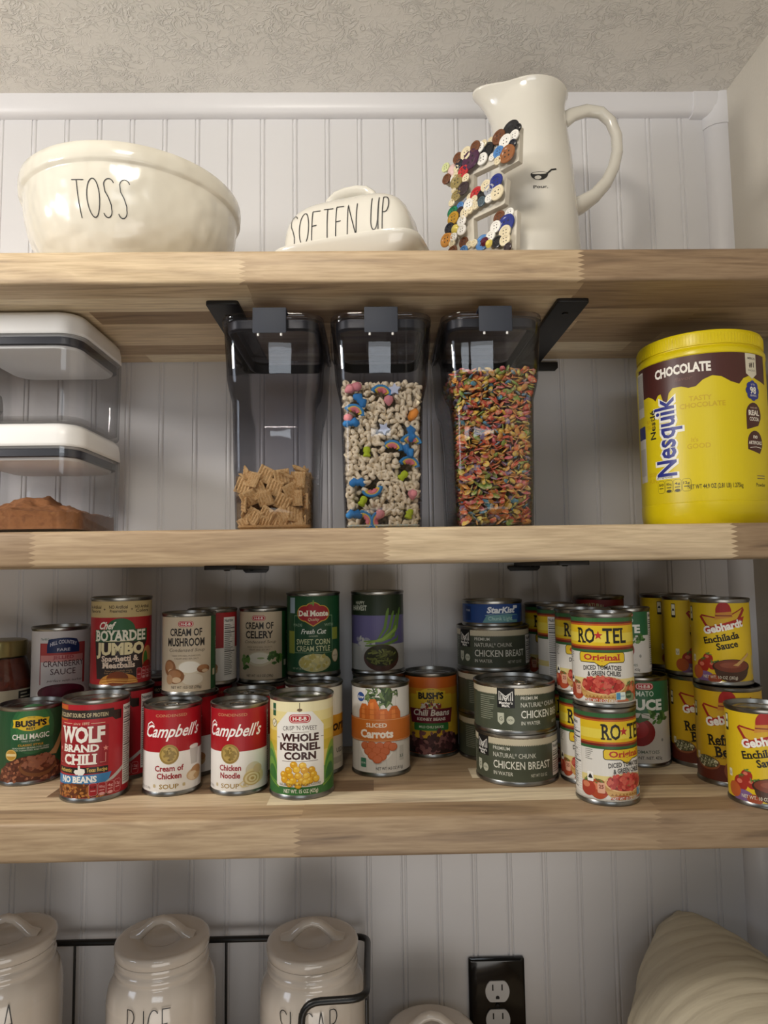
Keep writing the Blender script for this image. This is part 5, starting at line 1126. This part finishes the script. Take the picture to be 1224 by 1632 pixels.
# ================================================================== BELOW THE SHELVES
# --- ceramic canisters
def ceramic_canister(x, y, ztop, label, word, h=214, off=-13):
    t = thing('ceramic_canister', label, 'canister', (x, y, ztop - h), 0, 'beige ceramic canisters')
    bp = smoothprof([(60, 0), (63.5, 3), (65.5, 12), (66, 40), (66, h - 78), (65.5, h - 62), (63.5, h - 50), (60, h - 42), (56.5, h - 36)], 4)
    bp += [(55.8, h - 33), (57, h - 31), (57.3, h - 28), (56.2, h - 25), (55.2, h - 24), (55.4, h - 21), (56.4, h - 18), (56, h - 15)]
    MB().lathe([(0, 2), (58, 2)] + bp + [(52, h - 14), (52, h - 30), (0, h - 32)], 72).build('canister_body', CERAMIC2, t, smooth=50)
    l = MB().lathe([(0, h - 15), (50, h - 15), (56, h - 14.4), (57.6, h - 12), (57.8, h - 5), (57, h - 2), (54.6, h - .4), (51, h), (26, h - 1.2), (22, h - 3), (16, h - 5), (0, h - 6)], 72)
    l.tube([(-39, -1, h - 2), (-33, -1, h + .5), (-27, -1, h + 3), (-19, -1, h + 10), (-10, -1, h + 17), (0, -1, h + 19.5), (10, -1, h + 17), (19, -1, h + 10), (27, -1, h + 3), (33, -1, h + .5), (39, -1, h - 2)], [(8, 4.5), (7.4, 4.4), (6.6, 4.4), (6, 4.4), (5.6, 4.4), (5.6, 4.4), (5.6, 4.4), (6, 4.4), (6.6, 4.4), (7.4, 4.4), (8, 4.5)], 14)
    l.build('lid', CERAMIC2, t, smooth=50)
    if word:
        lb = Lab(); w = len(word) * 15.5 - 3; pen(lb, word, off - w / 2, h - 87, 36, 12.4, 3.1, 1.2, INK)
        link('lettering', lb.mesh(cyl(66.1), 3), t).rotation_euler = (0, 0, math.atan2(-(x + 7.8), 910))
    return t
ceramic_canister(-474, -108, -197, 'beige lidded canister cut off by the left edge', 'TEA', off=-12)
ceramic_canister(-279, -108, -203, 'beige lidded canister lettered RICE', 'RICE')
ceramic_canister(-90, -108, -210, 'beige lidded canister lettered SUGAR in front of the rack corner', 'SUGAR', off=-6)
ceramic_canister(59, -105, -328, 'low beige lidded canister below the black outlet', '', h=104)
# --- black wire rack round the canisters
ra = thing('wire_rack', 'black wire rack holding the beige canisters', 'rack', (0, 0, -432))
BW = M('121213', .35)
mb = MB(); ZB = 178; xr = -21
def fillet(pts, r, n=6):
    out = [Vector(pts[0])]
    for a, b, c in zip(pts, pts[1:], pts[2:]):
        a, b, c = Vector(a), Vector(b), Vector(c); d1 = (a - b).normalized(); d2 = (c - b).normalized(); p, q = b + d1 * r, b + d2 * r
        for i in range(n + 1): t = i / n; out.append(p * (1 - t) ** 2 + b * 2 * t * (1 - t) + q * t * t)
    return out + [Vector(pts[-1])]
path = fillet([(-95, -196, 40), (-95, -196, 196), (xr, -196, 199), (xr, -22, ZB), (-640, -22, ZB), (-640, -196, 199), (-566, -196, 196), (-566, -196, 40)], 22)
MB().tube(path, 4.2, 10).build('top_rail', BW, ra, smooth=60)
MB().tube(fillet([(-95, -196, 44), (-95, -196, 10), (-566, -196, 10), (-566, -196, 44)], 14), 3.2, 8).build('front_rail', BW, ra, smooth=60)
for x in (-630, -528, -425, -217, -133, -24):
    MB().tube(fillet([(x, -22, ZB), (x, -22, 3), (x, -196, 3), (x, -196, 10)], 8), 1.8, 8).build('upright_wire', BW, ra, smooth=60)
for y in (-196, -150):
    MB().tube([(xr, y, 198 if y == -196 else 192), (xr, y, 3)], 1.9, 8).build('side_wire', BW, ra, smooth=60)
# --- outlet
ou = thing('outlet', 'black wall outlet plate with white sockets', 'outlet', (160, 0, -358))
mb = MB(); mb.loft([[(x, -1.2, z) for x, z, _ in rrect(79, 124, 3, 0)], [(x, -4.6, z) for x, z, _ in rrect(79, 124, 3, 0)], [(x, -6.6, z) for x, z, _ in rrect(73, 118, 3, 0)]]); mb.build('cover_plate', M('0b0b0d', .12), ou, smooth=40)
for zc in (18.5, -19.5):
    s_ = MB(); pr = [(17 * math.cos(R_(a)), max(-14, min(14, 17.5 * math.sin(R_(a))))) for a in range(0, 360, 10)]
    s_.prism(pr, 'y', -8.2, -6.0); k = s_.build('socket', M('cfcfd0', .35), ou, (0, 0, zc), smooth=40)
    q = MB()
    for sx in (-1, 1): q.box(sx * 6.5 - .9, -8.5, 1.5, sx * 6.5 + .9, -8.0, 9.5)
    q.prism([(2.6 * math.cos(R_(a)), -8 + 2.6 * math.sin(R_(a))) for a in range(0, 181, 20)] + [(-2.6, -10), (2.6, -10)], 'y', -8.5, -8.0); q.build('slots', M('101010', .6), k, smooth=0)
MB().lathe([(0, 8.4), (2.2, 8.2), (3, 6.8), (3, 6)], 16).build('screw', M('2a2a2c', .3, .8), ou, (0, 0, -.5), (PI / 2, 0, 0))
# --- soft cream roll in the corner
def rumple():
    nt = NT('cream_cloth'); tc = nt.n('ShaderNodeTexCoord'); mp_ = nt.n('ShaderNodeVectorMath', operation='MULTIPLY'); nt.l(tc.outputs['Object'], mp_.inputs[0]); mp_.inputs[1].default_value = (6, 40, 10)
    n = nt.n('ShaderNodeTexNoise'); n.inputs['Scale'].default_value = 1.2; n.inputs['Detail'].default_value = 3; nt.l(mp_.outputs[0], n.inputs['Vector']); bump(nt, n.outputs[0], .5, .008)
    nt.b.inputs['Base Color'].default_value = lin('c9bfa8'); nt.b.inputs['Roughness'].default_value = .55; return nt.m
rings = []; ny = 110; na = 72
rp = smoothprof([(12, 8), (24, 11), (40, 20), (58, 36), (78, 56), (98, 80), (113, 108), (125, 150), (130, 330)], 8)
for j in range(ny + 1):
    y = 8 + 300 * (j / ny) ** 1.35; R0 = interp(rp, y); ring = []; zt = -229 - 10 * max(0., (40 - y) / 40)
    for i in range(na):
        a = 2 * PI * i / na; ca, sa = math.cos(a), math.sin(a)
        fold = (y - 10 * ca + 9 * noise.noise(Vector((ca * 1.7, sa * 1.7, y / 45))) + 3 * noise.noise(Vector((ca * 5, sa * 5, y / 20)))) / 25.0
        f = fold % 1.; amp = 6.0 * (.6 + .8 * noise.noise(Vector((ca * 2, sa * 2, math.floor(fold) * 1.7)))) * min(1, R0 / 50)
        r = R0 + amp * (f ** .5) * (1 - f ** 7) + 1.6 * noise.noise(Vector((ca * 3, sa * 3, y / 26)))
        ring.append((max(-136, min(122, r * sa)), -y, zt + 330 - R0 + r * ca))
    rings.append(ring)
mb = MB().loft(rings)
tag(mb.build('cloth_roll', rumple(), loc=(424, 0, -330), smooth=70), 'thick cream crinkled roll in the lower right corner', 'roll')
